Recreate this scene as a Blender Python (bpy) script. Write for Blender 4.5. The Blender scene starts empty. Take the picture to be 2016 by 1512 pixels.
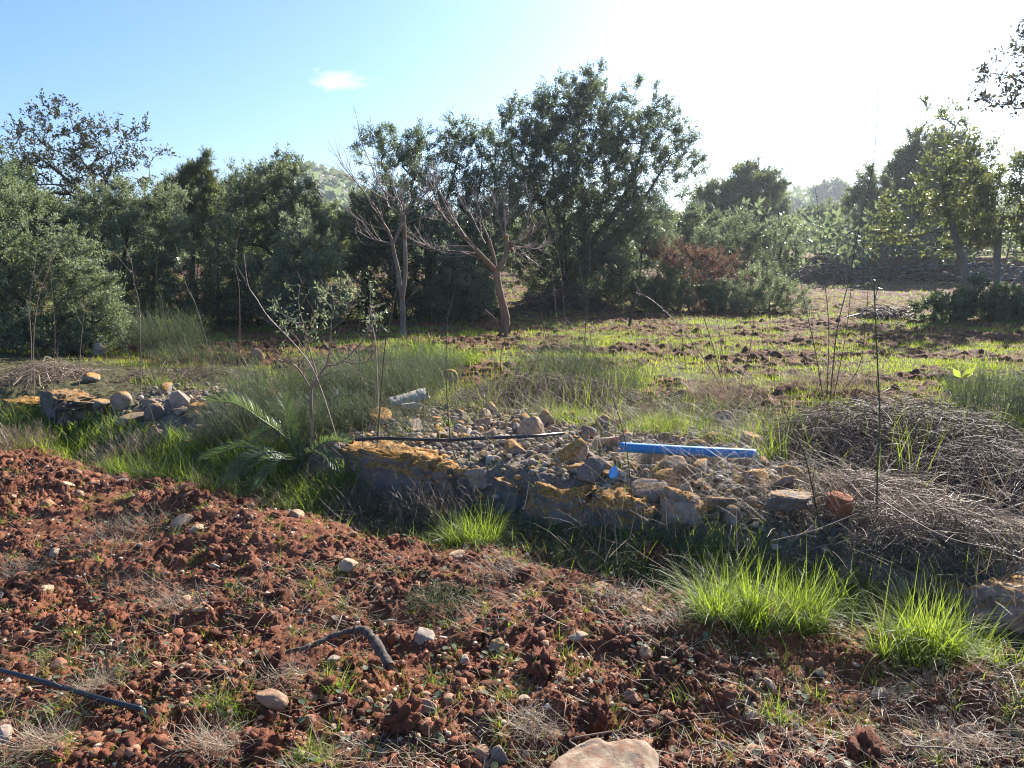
import bpy, math
import numpy as np
rng = np.random.default_rng(11)
SC = bpy.context.scene
COL = SC.collection
R = math.radians

# ------------------------------------------------------------------ camera
F = 1456.0            # focal length in photo pixels (2016 wide)
PITCH = R(9.97)
EYE = 1.6
cam = bpy.data.cameras.new("camera")
cam.sensor_width = 36.0
cam.lens = 36.0 * F / 2016.0
cam.clip_start = 0.05
cam.clip_end = 3000.0
cam_ob = bpy.data.objects.new("camera", cam)
COL.objects.link(cam_ob)
cam_ob.location = (0, 0, EYE)
cam_ob.rotation_euler = (math.pi / 2 - PITCH, 0, 0)
SC.camera = cam_ob

# ------------------------------------------------------------------ sky, sun, exposure
SUN_AZ, SUN_EL = R(33), R(30)
w = bpy.data.worlds.new("World")
SC.world = w
w.use_nodes = True
nt = w.node_tree
nt.nodes.clear()
out = nt.nodes.new("ShaderNodeOutputWorld")
bg = nt.nodes.new("ShaderNodeBackground")
sky = nt.nodes.new("ShaderNodeTexSky")
sky.sky_type = 'NISHITA'
sky.sun_disc = False
sky.sun_elevation = SUN_EL
sky.sun_rotation = SUN_AZ
sky.air_density = 1.0
sky.dust_density = 1.3
sky.ozone_density = 9.0
sky.altitude = 50
bg.inputs["Strength"].default_value = 0.080
# one small wisp of cloud: a soft patch of noise round one direction of the sky
cd = np.array([(665 - 1008) / F, 1.0, 0.0])
tc = nt.nodes.new("ShaderNodeTexCoord")
mapn = nt.nodes.new("ShaderNodeMapping")
sub = nt.nodes.new("ShaderNodeVectorMath"); sub.operation = 'SUBTRACT'
nrm = nt.nodes.new("ShaderNodeVectorMath"); nrm.operation = 'NORMALIZE'
_a = math.atan2(756 - 158, F) - PITCH
_d = np.array([(665 - 1008) / F * 1.0, math.cos(PITCH) + (756 - 158) / F * math.sin(PITCH),
               -math.sin(PITCH) + (756 - 158) / F * math.cos(PITCH)])
_d /= np.linalg.norm(_d)
nt.links.new(tc.outputs["Generated"], nrm.inputs[0])
nt.links.new(nrm.outputs[0], sub.inputs[0])
sub.inputs[1].default_value = tuple(_d)
scl = nt.nodes.new("ShaderNodeVectorMath"); scl.operation = 'MULTIPLY'
scl.inputs[1].default_value = (1 / 0.038, 1 / 0.038, 1 / 0.012)
nt.links.new(sub.outputs[0], scl.inputs[0])
ln = nt.nodes.new("ShaderNodeVectorMath"); ln.operation = 'LENGTH'
nt.links.new(scl.outputs[0], ln.inputs[0])
noi = nt.nodes.new("ShaderNodeTexNoise")
noi.inputs["Scale"].default_value = 1.3
noi.inputs["Detail"].default_value = 6
nt.links.new(scl.outputs[0], noi.inputs["Vector"])
mr = nt.nodes.new("ShaderNodeMath"); mr.operation = 'SUBTRACT'
nt.links.new(noi.outputs["Fac"], mr.inputs[0])
ml = nt.nodes.new("ShaderNodeMath"); ml.operation = 'MULTIPLY'
ml.inputs[1].default_value = 0.48
nt.links.new(ln.outputs["Value"], ml.inputs[0])
nt.links.new(ml.outputs[0], mr.inputs[1])
mp = nt.nodes.new("ShaderNodeMapRange")
mp.inputs["From Min"].default_value = 0.02
mp.inputs["From Max"].default_value = 0.34
mp.inputs["To Max"].default_value = 0.55
nt.links.new(mr.outputs[0], mp.inputs["Value"])
mx = nt.nodes.new("ShaderNodeMix"); mx.data_type = 'RGBA'
nt.links.new(mp.outputs["Result"], mx.inputs["Factor"])
nt.links.new(sky.outputs["Color"], mx.inputs["A"])
mx.inputs["B"].default_value = (6.2, 6.2, 6.0, 1)
nt.links.new(mx.outputs["Result"], bg.inputs["Color"])
nt.links.new(bg.outputs[0], out.inputs["Surface"])

sl = bpy.data.lights.new("sun", 'SUN')
sl.energy = 5.0
sl.angle = R(0.5)
sl.color = (1.0, 0.93, 0.82)
so = bpy.data.objects.new("sun", sl)
COL.objects.link(so)
sd = np.array([math.sin(SUN_AZ) * math.cos(SUN_EL), math.cos(SUN_AZ) * math.cos(SUN_EL), math.sin(SUN_EL)])
from mathutils import Vector
so.rotation_euler = Vector(sd).to_track_quat('Z', 'Y').to_euler()
so.location = (20, 30, 40)
vs = SC.view_settings
vs.view_transform = 'Standard'
try: vs.look = 'None'
except Exception: pass
vs.gamma = 1.0
vs.exposure = 1.47
vs.use_curve_mapping = False
SC.cycles.max_bounces = 9
SC.cycles.diffuse_bounces = 6
SC.cycles.transmission_bounces = 6
SC.cycles.glossy_bounces = 2
SC.cycles.transparent_max_bounces = 4
SC.cycles.volume_bounces = 0
SC.cycles.caustics_reflective = False
SC.cycles.caustics_refractive = False
SC.cycles.use_denoising = True
SC.cycles.denoiser = 'OPENIMAGEDENOISE'
SC.cycles.denoising_input_passes = 'RGB_ALBEDO_NORMAL'
SC.cycles.denoising_prefilter = 'NONE'
SC.cycles.use_adaptive_sampling = False
SC.cycles.filter_width = 1.1

# ------------------------------------------------------------------ pixel -> place
CP, SP = math.cos(PITCH), math.sin(PITCH)
def ray(px, py):
    a = (np.asarray(px, float) - 1008) / F
    b = (756 - np.asarray(py, float)) / F
    return np.stack([a, CP + b * SP, -SP + b * CP], -1)
def D(px, py, Y):
    r = ray(px, py)
    t = np.asarray(Y, float) / r[..., 1]
    p = r * t[..., None]
    p[..., 2] += EYE
    return p

# ------------------------------------------------------------------ noise
_perm = np.random.default_rng(3).permutation(256)
_perm = np.concatenate([_perm, _perm])
_ga = np.random.default_rng(4).uniform(0, 2 * np.pi, 256)
_gx, _gy = np.cos(_ga), np.sin(_ga)
def gn(x, y, seed=0):
    x = np.asarray(x, float) + seed * 17.31
    y = np.asarray(y, float) + seed * 9.73
    xi, yi = np.floor(x).astype(int), np.floor(y).astype(int)
    xf, yf = x - xi, y - yi
    u = xf * xf * xf * (xf * (xf * 6 - 15) + 10)
    v = yf * yf * yf * (yf * (yf * 6 - 15) + 10)
    def g(ix, iy, dx, dy):
        h = _perm[(_perm[ix & 255] + iy) & 255]
        return _gx[h] * dx + _gy[h] * dy
    n00 = g(xi, yi, xf, yf); n10 = g(xi + 1, yi, xf - 1, yf)
    n01 = g(xi, yi + 1, xf, yf - 1); n11 = g(xi + 1, yi + 1, xf - 1, yf - 1)
    return 1.5 * ((n00 + u * (n10 - n00)) * (1 - v) + (n01 + u * (n11 - n01)) * v)
def fb(x, y, oct=3, seed=0):
    s, a = 0, 1.0
    for i in range(oct):
        s = s + a * gn(x * 2 ** i, y * 2 ** i, seed + i)
        a *= .5
    return s
def sst(a, b, x):
    t = np.clip((np.asarray(x, float) - a) / (b - a), 0, 1)
    return t * t * (3 - 2 * t)

# ------------------------------------------------------------------ ground heights
WA = np.array([-4.5, 6.7]); WT = np.array([.881, -.474]); WN = np.array([.474, .881])
FIELD = 0.2
def su(x, y):
    dx, dy = x - WA[0], y - WA[1]
    return dx * WN[0] + dy * WN[1] + .10 * gn(x * .7, y * .7, 40), dx * WT[0] + dy * WT[1]
def macro(x, y):
    s, u = su(x, y)
    wd = .30 * (sst(5.2, 6.0, u) + 1 - sst(2.9, 3.5, u))
    z = 0.24 * sst(-.02 - wd, .2 + wd, s) + .02 * sst(.2, .7, s) * (1 - sst(1.5, 2.4, s)) - .04 * sst(1.2, 2.6, s)
    z = z - .07 * np.exp(-((s + .28) / .2) ** 2) + .05 * np.exp(-((s + .85) / .28) ** 2) * (1 + gn(x * 1.1, y * 1.1, 21))
    z = z + .03 * fb(x * .5, y * .5, 2, 5) * (1 - .5 * sst(0, .5, s))
    z = z + 1.25 * sst(38.4, 39.4, y) * sst(9, 12, x) + .9 * sst(42, 60, y)
    return z
def soilness(x, y):
    s, u = su(x, y)
    return 1 - sst(-.45, -.05, s + .25 * gn(x * 1.7, y * 1.7, 8))
def fieldsoil(x, y):
    """1 where the field shows ploughed soil, 0 where grass covers it"""
    s, u = su(x, y)
    n = fb(x * .55 + .1 * y, y * 1.05, 2, 60) + .75 * gn(x * 2.3, y * 3.6, 66) + .45 * gn(x * 6, y * 8, 67) + .30 * gn(x * .13, y * .30, 71)
    far = .34 * sst(14, 22, y) + .35 * sst(8.8, 11, y) * (1 - sst(13, 14.5, y)) * (1 - sst(-1, 3, x) * .5)
    return sst(-.15, .55, n + .24 + far + .18 * sst(-2, 5, x) * sst(8, 10, y))
def micro(x, y):
    s, u = su(x, y)
    so_ = soilness(x, y)
    fs = fieldsoil(x, y) * sst(2., 3., s)
    a = so_ + .0
    wx = x + .05 * gn(x * 4, y * 4, 17) + .018 * gn(x * 13, y * 13, 18); wy = y + .05 * gn(x * 4, y * 4, 19) + .018 * gn(x * 13, y * 13, 20)
    b1 = np.abs(gn(wx / .42, wy / .30, 11)) ; b2 = np.abs(gn(wx / .17, wy / .13, 12))
    b3 = np.abs(gn(wx / .07, wy / .06, 13)); b4 = np.abs(gn(wx / .028, wy / .025, 14)); b5 = np.abs(gn(x / .011, y / .010, 15))
    big = gn(x / .9, y / .5, 16)
    rough = .6 + .8 * sst(-.4, .5, gn(x / .7, y / .6, 24))
    z = a * (.05 * (.3 - b1) + .055 * big + rough * (.045 * (b2 - .3) + .028 * (b3 - .3) + .022 * (b4 - .3) + .012 * (b5 - .3)))
    g1 = gn(wx / .8, wy / .5, 31); g2 = np.abs(gn(wx / .32, wy / .22, 32))
    z = z + (.25 + .75 * fs) * sst(1.6, 2.4, s) * (.05 * g1 + .09 * (g2 - .2) + .06 * (b2 - .3) + .03 * (b3 - .3)) * (1 - .3 * sst(20, 40, y))
    rb = sst(0, .2, s) * (1 - sst(1.6, 2.6, s))
    z = z + rb * (.035 * (.4 - b2) + .02 * (.4 - b3))
    return z
def gz(x, y):
    x = np.asarray(x, float); y = np.asarray(y, float)
    return macro(x, y) + micro(x, y)
def G(px, py, dz=0.0):
    """where the view ray through a photo pixel meets the ground (macro relief)"""
    r = ray(px, py)
    t = (EYE - 0.1) / np.maximum(1e-3, -r[..., 2])
    for _ in range(12):
        p = r * t[..., None]
        z = macro(p[..., 0], p[..., 1]) + dz
        t = .5 * t + .5 * (EYE - z) / np.maximum(1e-3, -r[..., 2])
    p = r * t[..., None]
    p[..., 2] = gz(p[..., 0], p[..., 1])
    return p

# ------------------------------------------------------------------ mesh helpers
def mesh_np(name, co, quads=None, tris=None, mat=None, parent=None, attrs=None, smooth=False, link=True):
    me = bpy.data.meshes.new(name)
    co = np.asarray(co, np.float32).reshape(-1, 3)
    q = np.zeros((0, 4), np.int32) if quads is None else np.asarray(quads, np.int32).reshape(-1, 4)
    t = np.zeros((0, 3), np.int32) if tris is None else np.asarray(tris, np.int32).reshape(-1, 3)
    me.vertices.add(len(co)); me.vertices.foreach_set("co", co.ravel())
    nl = q.size + t.size
    me.loops.add(nl)
    me.loops.foreach_set("vertex_index", np.concatenate([q.ravel(), t.ravel()]).astype(np.int32))
    npoly = len(q) + len(t)
    me.polygons.add(npoly)
    ls = np.concatenate([np.arange(len(q)) * 4, q.size + np.arange(len(t)) * 3]).astype(np.int32)
    me.polygons.foreach_set("loop_start", ls)
    if smooth: me.polygons.foreach_set("use_smooth", np.ones(npoly, bool))
    for k, v in (attrs or {}).items():
        at = me.attributes.new(k, 'FLOAT', 'POINT')
        at.data.foreach_set("value", np.asarray(v, np.float32))
    me.update(calc_edges=True)
    if mat: me.materials.append(mat)
    if not link: return me
    ob = bpy.data.objects.new(name, me)
    COL.objects.link(ob)
    if parent: ob.parent = parent
    return ob
def tag(o, label, cat, group=None, kind=None):
    o["label"] = label; o["category"] = cat
    if group: o["group"] = group
    if kind: o["kind"] = kind
    return o
def root(name, loc, label, cat, group=None):
    o = bpy.data.objects.new(name, None)
    o.empty_display_size = .1
    COL.objects.link(o)
    o.location = loc
    return tag(o, label, cat, group)
class Acc:
    def __init__(s): s.co, s.q, s.t, s.tint, s.n = [], [], [], [], 0
    def add(s, co, q=None, tint=None, t=None):
        co = np.asarray(co).reshape(-1, 3)
        if q is not None: s.q.append(np.asarray(q) + s.n)
        if t is not None: s.t.append(np.asarray(t) + s.n)
        s.co.append(co)
        s.tint.append(np.full(len(co), .5) if tint is None else np.asarray(tint, float))
        s.n += len(co)
    def build(s, name, mat, parent=None, origin=None, smooth=False):
        co = np.concatenate(s.co)
        if origin is not None: co = co - np.asarray(origin)
        return mesh_np(name, co, np.concatenate(s.q) if s.q else None, np.concatenate(s.t) if s.t else None, mat, parent,
                       {"tint": np.concatenate(s.tint)}, smooth)
def unit(v): return v / np.maximum(1e-9, np.linalg.norm(v, axis=-1, keepdims=True))
def perp(v):
    a = rng.normal(size=v.shape)
    return unit(np.cross(v, a))
def tubes(acc, P, Rr, sides=4, tint=.5):
    """P (n,k,3) centre lines, Rr (n,k) radii"""
    P = np.asarray(P, float); n, k, _ = P.shape
    if n == 0: return
    T = unit(np.gradient(P, axis=1))
    ref = np.where(np.abs(T[:, :1, 2:3]) > .9, np.array([1., 0, 0]), np.array([0, 0, 1.]))
    A = unit(np.cross(T, np.broadcast_to(ref, T.shape)))
    B = np.cross(T, A)
    an = np.arange(sides) / sides * 2 * np.pi
    co = P[:, :, None] + Rr[:, :, None, None] * (A[:, :, None] * np.cos(an)[:, None] + B[:, :, None] * np.sin(an)[:, None])
    base = (np.arange(n) * k * sides)[:, None, None] + (np.arange(k - 1) * sides)[None, :, None]
    j = np.arange(sides)[None, None]
    j2 = (j + 1) % sides
    q = np.stack([base + j, base + j2, base + sides + j2, base + sides + j], -1).reshape(-1, 4)
    tt = np.broadcast_to(np.asarray(tint, float).reshape(-1, 1), (n, k * sides)).reshape(-1) if np.ndim(tint) else np.full(n * k * sides, tint)
    acc.add(co.reshape(-1, 3), q, tt)
def smooth_line(P, k):
    """Catmull-Rom through points P (m,3) -> k points"""
    P = np.asarray(P, float); m = len(P)
    if m == 2: return P[0] + (P[1] - P[0]) * np.linspace(0, 1, k)[:, None]
    E = np.vstack([2 * P[0] - P[1], P, 2 * P[-1] - P[-2]])
    t = np.linspace(0, m - 1 - 1e-6, k); i = t.astype(int); f = (t - i)[:, None]
    a, b, c, d = E[i], E[i + 1], E[i + 2], E[i + 3]
    return .5 * (2 * b + (c - a) * f + (2 * a - 5 * b + 4 * c - d) * f ** 2 + (3 * b - a - 3 * c + d) * f ** 3)
def line_tube(acc, P, r0, r1, k=16, sides=6, tint=.5, wob=0.0, power=1.0):
    L = smooth_line(P, k)
    if wob: L = L + rng.normal(0, wob, L.shape) * np.linspace(0, 1, k)[:, None]
    t = np.linspace(0, 1, k) ** power
    rr = r0 + (r1 - r0) * t
    tubes(acc, L[None], rr[None] * (1 + .0 * t), sides, tint)
    # closed ends
    for idx, r in ((0, r0), (k - 1, r1)):
        pass
    return L
def leaves(acc, C, axis, L, W, tint, fold=.25):
    """n leaf blades: one bent quad each"""
    n = len(C)
    if n == 0: return
    ax = unit(axis); s = perp(ax); nn = np.cross(ax, s)
    L = np.broadcast_to(L, (n,))[:, None]; W = np.broadcast_to(W, (n,))[:, None]
    a = C; b = C + ax * L * .45 + s * W * .5 + nn * W * fold
    c = C + ax * L; d = C + ax * L * .45 - s * W * .5 + nn * W * fold
    co = np.stack([a, b, c, d], 1).reshape(-1, 3)
    q = np.arange(n * 4).reshape(n, 4)
    acc.add(co, q, np.repeat(np.broadcast_to(tint, (n,)), 4))
def blades(acc, P, az, L, lean, bend, W, tint, segs=3, tip=.12, twist=None):
    """grass blades / straws: ribbons curving over from the root"""
    n = len(P)
    if n == 0: return
    L = np.broadcast_to(L, (n,)); lean = np.broadcast_to(lean, (n,)); bend = np.broadcast_to(bend, (n,)); W = np.broadcast_to(W, (n,))
    h = np.stack([np.cos(az), np.sin(az), np.zeros(n)], -1)
    tw = rng.uniform(-1, 1, n) if twist is None else np.broadcast_to(twist, (n,))
    side0 = np.stack([-np.sin(az), np.cos(az), np.zeros(n)], -1)
    pts = [P]; cur = P
    for i in range(segs):
        th = lean + bend * (i + .5) / segs
        d = h * np.sin(th)[:, None] + np.array([0, 0, 1.]) * np.cos(th)[:, None]
        cur = cur + d * (L / segs)[:, None]
        pts.append(cur)
    co = []
    for i, p in enumerate(pts):
        t = i / segs
        wd = W * (1 - (1 - tip) * t ** 1.5) * .5
        sd_ = side0 * np.cos(tw)[:, None] + (h * .7 + np.array([0, 0, .3])) * np.sin(tw)[:, None]
        co += [p - sd_ * wd[:, None], p + sd_ * wd[:, None]]
    k = 2 * (segs + 1)
    co = np.stack(co, 1).reshape(-1, 3)
    base = (np.arange(n) * k)[:, None]
    q = np.concatenate([base + np.array([2 * i, 2 * i + 1, 2 * i + 3, 2 * i + 2]) for i in range(segs)], 1).reshape(-1, 4)
    acc.add(co, q, np.repeat(np.broadcast_to(tint, (n,)), k))

# ------------------------------------------------------------------ materials
def new_mat(name):
    m = bpy.data.materials.new(name); m.use_nodes = True
    t = m.node_tree; t.nodes.clear()
    o = t.nodes.new("ShaderNodeOutputMaterial")
    return m, t, o
def N(t, typ, **kw):
    n = t.nodes.new(typ)
    for k, v in kw.items():
        if k in n.inputs.keys(): n.inputs[k].default_value = v
        else: setattr(n, k, v)
    return n
def ramp(t, fac, stops, interp='LINEAR'):
    r = t.nodes.new("ShaderNodeValToRGB")
    r.color_ramp.interpolation = interp
    e = r.color_ramp.elements
    while len(e) < len(stops): e.new(.5)
    for el, (p, c) in zip(e, stops):
        el.position = p; el.color = (*c, 1) if len(c) == 3 else c
    t.links.new(fac, r.inputs[0])
    return r
def mat_leaf(name, stops, trans=(.10, .13, .02), tw=.35, rough=.45, spec=.5):
    m, t, o = new_mat(name)
    at = N(t, "ShaderNodeAttribute", attribute_name="tint")
    r = ramp(t, at.outputs["Fac"], stops)
    p = N(t, "ShaderNodeBsdfPrincipled", Roughness=rough)
    p.inputs["Specular IOR Level"].default_value = spec
    t.links.new(r.outputs[0], p.inputs["Base Color"])
    tr = N(t, "ShaderNodeBsdfTranslucent")
    mxc = N(t, "ShaderNodeMix", data_type='RGBA'); mxc.inputs["Factor"].default_value = .6
    t.links.new(r.outputs[0], mxc.inputs["A"]); mxc.inputs["B"].default_value = (*trans, 1)
    t.links.new(mxc.outputs["Result"], tr.inputs["Color"])
    ms = N(t, "ShaderNodeMixShader"); ms.inputs[0].default_value = tw
    t.links.new(p.outputs[0], ms.inputs[1]); t.links.new(tr.outputs[0], ms.inputs[2])
    t.links.new(ms.outputs[0], o.inputs[0])
    return m
def mat_bark(name, c1, c2, scale=14, lich=None):
    m, t, o = new_mat(name)
    tc = N(t, "ShaderNodeTexCoord")
    mp_ = N(t, "ShaderNodeMapping"); mp_.inputs["Scale"].default_value = (1, 1, .3)
    t.links.new(tc.outputs["Object"], mp_.inputs[0])
    n = N(t, "ShaderNodeTexNoise", Scale=scale, Detail=6.0, Roughness=.65)
    t.links.new(mp_.outputs[0], n.inputs["Vector"])
    r = ramp(t, n.outputs["Fac"], [(.35, c1), (.65, c2)])
    col = r.outputs[0]
    if lich:
        n2 = N(t, "ShaderNodeTexNoise", Scale=5.0, Detail=5.0)
        t.links.new(tc.outputs["Object"], n2.inputs["Vector"])
        r2 = ramp(t, n2.outputs["Fac"], [(.56, (0, 0, 0)), (.64, (1, 1, 1))])
        mm = N(t, "ShaderNodeMix", data_type='RGBA')
        t.links.new(r2.outputs[0], mm.inputs["Factor"]); t.links.new(col, mm.inputs["A"]); mm.inputs["B"].default_value = (*lich, 1)
        col = mm.outputs["Result"]
    p = N(t, "ShaderNodeBsdfPrincipled", Roughness=.85)
    p.inputs["Specular IOR Level"].default_value = .25
    t.links.new(col, p.inputs["Base Color"])
    b = N(t, "ShaderNodeBump", Strength=.6, Distance=.01)
    t.links.new(n.outputs["Fac"], b.inputs["Height"]); t.links.new(b.outputs[0], p.inputs["Normal"])
    t.links.new(p.outputs[0], o.inputs[0])
    return m
def mat_rock(name, stops, lichen=0.0, lichen_col=(.34, .15, .022), dust=.0, scale=9.0, rough=.9):
    """limestone: per-stone colour, mottling, orange lichen on the upward faces, soil rubbed on"""
    m, t, o = new_mat(name)
    tc = N(t, "ShaderNodeTexCoord"); oi = N(t, "ShaderNodeObjectInfo")
    r = ramp(t, oi.outputs["Random"], stops)
    geo = N(t, "ShaderNodeNewGeometry")
    n = N(t, "ShaderNodeTexNoise", Scale=scale, Detail=8.0, Roughness=.7)
    t.links.new(geo.outputs["Position"], n.inputs["Vector"])
    rm = ramp(t, n.outputs["Fac"], [(.28, (.45, .45, .45)), (.5, (.95, .95, .95)), (.75, (1.35, 1.35, 1.35))])
    mm = N(t, "ShaderNodeMix", data_type='RGBA', blend_type='MULTIPLY'); mm.inputs["Factor"].default_value = 1
    t.links.new(r.outputs[0], mm.inputs["A"]); t.links.new(rm.outputs[0], mm.inputs["B"])
    col = mm.outputs["Result"]
    n3 = N(t, "ShaderNodeTexNoise", Scale=60.0, Detail=4.0)
    t.links.new(geo.outputs["Position"], n3.inputs["Vector"])
    if dust:
        n4 = N(t, "ShaderNodeTexNoise", Scale=22.0, Detail=4.0)
        t.links.new(geo.outputs["Position"], n4.inputs["Vector"])
        r4 = ramp(t, n4.outputs["Fac"], [(.5 - .25 * dust, (1, 1, 1)), (.75 - .25 * dust, (0, 0, 0))])
        m4 = N(t, "ShaderNodeMix", data_type='RGBA')
        iv = N(t, "ShaderNodeMath", operation='MULTIPLY'); iv.inputs[1].default_value = dust
        t.links.new(r4.outputs[0], iv.inputs[0])
        t.links.new(iv.outputs[0], m4.inputs["Factor"]); t.links.new(col, m4.inputs["A"]); m4.inputs["B"].default_value = (.17, .06, .03, 1)
        col = m4.outputs["Result"]
    if lichen:
        sx = N(t, "ShaderNodeSeparateXYZ"); t.links.new(geo.outputs["Normal"], sx.inputs[0])
        n2 = N(t, "ShaderNodeTexNoise", Scale=13.0, Detail=10.0, Roughness=.85)
        t.links.new(geo.outputs["Position"], n2.inputs["Vector"])
        ad = N(t, "ShaderNodeMath", operation='MULTIPLY_ADD'); ad.inputs[1].default_value = .22
        t.links.new(sx.outputs["Z"], ad.inputs[0]); t.links.new(n2.outputs["Fac"], ad.inputs[2])
        ad2 = N(t, "ShaderNodeMath", operation='MULTIPLY_ADD'); ad2.inputs[1].default_value = .16
        t.links.new(oi.outputs["Random"], ad2.inputs[0]); t.links.new(ad.outputs[0], ad2.inputs[2])
        r2 = ramp(t, ad2.outputs[0], [(.80 - .18 * lichen, (0, 0, 0)), (.95 - .18 * lichen, (.95, .95, .95))])
        rl = ramp(t, n3.outputs["Fac"], [(.30, tuple(.45 * c for c in lichen_col)), (.5, lichen_col), (.62, (.40, .24, .08)), (.72, (.42, .38, .31))])
        m2 = N(t, "ShaderNodeMix", data_type='RGBA')
        t.links.new(r2.outputs[0], m2.inputs["Factor"]); t.links.new(col, m2.inputs["A"]); t.links.new(rl.outputs[0], m2.inputs["B"])
        col = m2.outputs["Result"]
    p = N(t, "ShaderNodeBsdfPrincipled", Roughness=rough)
    p.inputs["Specular IOR Level"].default_value = .3
    t.links.new(col, p.inputs["Base Color"])
    b = N(t, "ShaderNodeBump", Strength=.7, Distance=.012)
    aa = N(t, "ShaderNodeMath", operation='ADD')
    t.links.new(n.outputs["Fac"], aa.inputs[0])
    sc_ = N(t, "ShaderNodeMath", operation='MULTIPLY'); sc_.inputs[1].default_value = .35
    t.links.new(n3.outputs["Fac"], sc_.inputs[0]); t.links.new(sc_.outputs[0], aa.inputs[1])
    t.links.new(aa.outputs[0], b.inputs["Height"]); t.links.new(b.outputs[0], p.inputs["Normal"])
    t.links.new(p.outputs[0], o.inputs[0])
    return m
def mat_plain(name, col, rough=.5, spec=.5, var=.0, scale=30, col2=None):
    m, t, o = new_mat(name)
    p = N(t, "ShaderNodeBsdfPrincipled", Roughness=rough)
    p.inputs["Specular IOR Level"].default_value = spec
    tc = N(t, "ShaderNodeTexCoord")
    n = N(t, "ShaderNodeTexNoise", Scale=scale, Detail=5.0)
    t.links.new(tc.outputs["Object"], n.inputs["Vector"])
    r = ramp(t, n.outputs["Fac"], [(.35, col), (.7, col2 or tuple(min(1, c * (1 + var)) for c in col))])
    t.links.new(r.outputs[0], p.inputs["Base Color"])
    t.links.new(p.outputs[0], o.inputs[0])
    return m

M = {}
M['olive'] = mat_leaf("olive_leaf", [(0, (.112, .148, .088)), (.5, (.182, .222, .138)), (.85, (.27, .31, .22)), (1, (.35, .38, .29))], (.30, .36, .13), .46, .45, .4)
M['oak'] = mat_leaf("oak_leaf", [(0, (.078, .112, .072)), (.6, (.136, .175, .102)), (1, (.21, .25, .15))], (.26, .33, .12), .46, .45, .4)
M['carob'] = mat_leaf("carob_leaf", [(0, (.070, .10, .065)), (.55, (.125, .15, .075)), (.85, (.19, .21, .06)), (1, (.13, .07, .045))], (.36, .40, .08), .42, .40, .4)
M['carobdark'] = mat_leaf("dark_carob_leaf", [(0, (.055, .060, .042)), (.6, (.095, .10, .06)), (.9, (.13, .12, .07)), (1, (.13, .065, .045))], (.16, .15, .06), .30, .45, .4)
M['pine'] = mat_leaf("pine_needles", [(0, (.085, .11, .05)), (.6, (.13, .16, .065)), (1, (.20, .22, .09))], (.28, .31, .09), .42, .5, .4)
M['brownleaf'] = mat_leaf("withered_leaf", [(0, (.13, .075, .055)), (.6, (.22, .125, .09)), (1, (.29, .18, .13))], (.30, .15, .09), .35, .6, .3)
M['grass'] = mat_leaf("grass_blade", [(0, (.06, .13, .025)), (.4, (.11, .19, .03)), (.75, (.20, .255, .04)), (.9, (.33, .27, .11)), (1, (.36, .30, .19))], (.50, .60, .03), .60, .5, .3)
M['tuft'] = mat_leaf("lush_grass_blade", [(0, (.035, .10, .03)), (.5, (.09, .17, .035)), (.9, (.19, .25, .04)), (1, (.34, .29, .17))], (.44, .56, .03), .56, .5, .3)
M['weed'] = mat_leaf("weed_leaf", [(0, (.05, .072, .042)), (.6, (.095, .12, .07)), (1, (.17, .19, .12))], (.16, .20, .07), .32, .55, .2)
M['straw'] = mat_leaf("dry_straw", [(0, (.17, .115, .085)), (.5, (.32, .24, .17)), (1, (.50, .40, .28))], (.36, .26, .16), .25, .55, .4)
M['bramble'] = mat_leaf("dry_bramble_twig", [(0, (.09, .058, .046)), (.5, (.17, .105, .082)), (1, (.31, .215, .165))], (.18, .13, .10), .12, .6, .4)
M['twig'] = mat_leaf("bare_twig", [(0, (.09, .055, .042)), (.5, (.22, .15, .115)), (1, (.42, .33, .27))], (.10, .08, .05), .05, .6, .4)
M['stem'] = mat_leaf("green_stem", [(0, (.045, .048, .028)), (.5, (.10, .11, .055)), (1, (.24, .24, .16))], (.10, .10, .03), .08, .45, .5)
M['bark'] = mat_bark("dark_bark", (.035, .028, .022), (.085, .07, .058))
M['greybark'] = mat_bark("pale_grey_bark", (.15, .11, .08), (.30, .24, .185), 12, (.20, .12, .045))
M['carobbark'] = mat_bark("smooth_grey_bark", (.15, .14, .125), (.24, .225, .20), 8)
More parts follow.
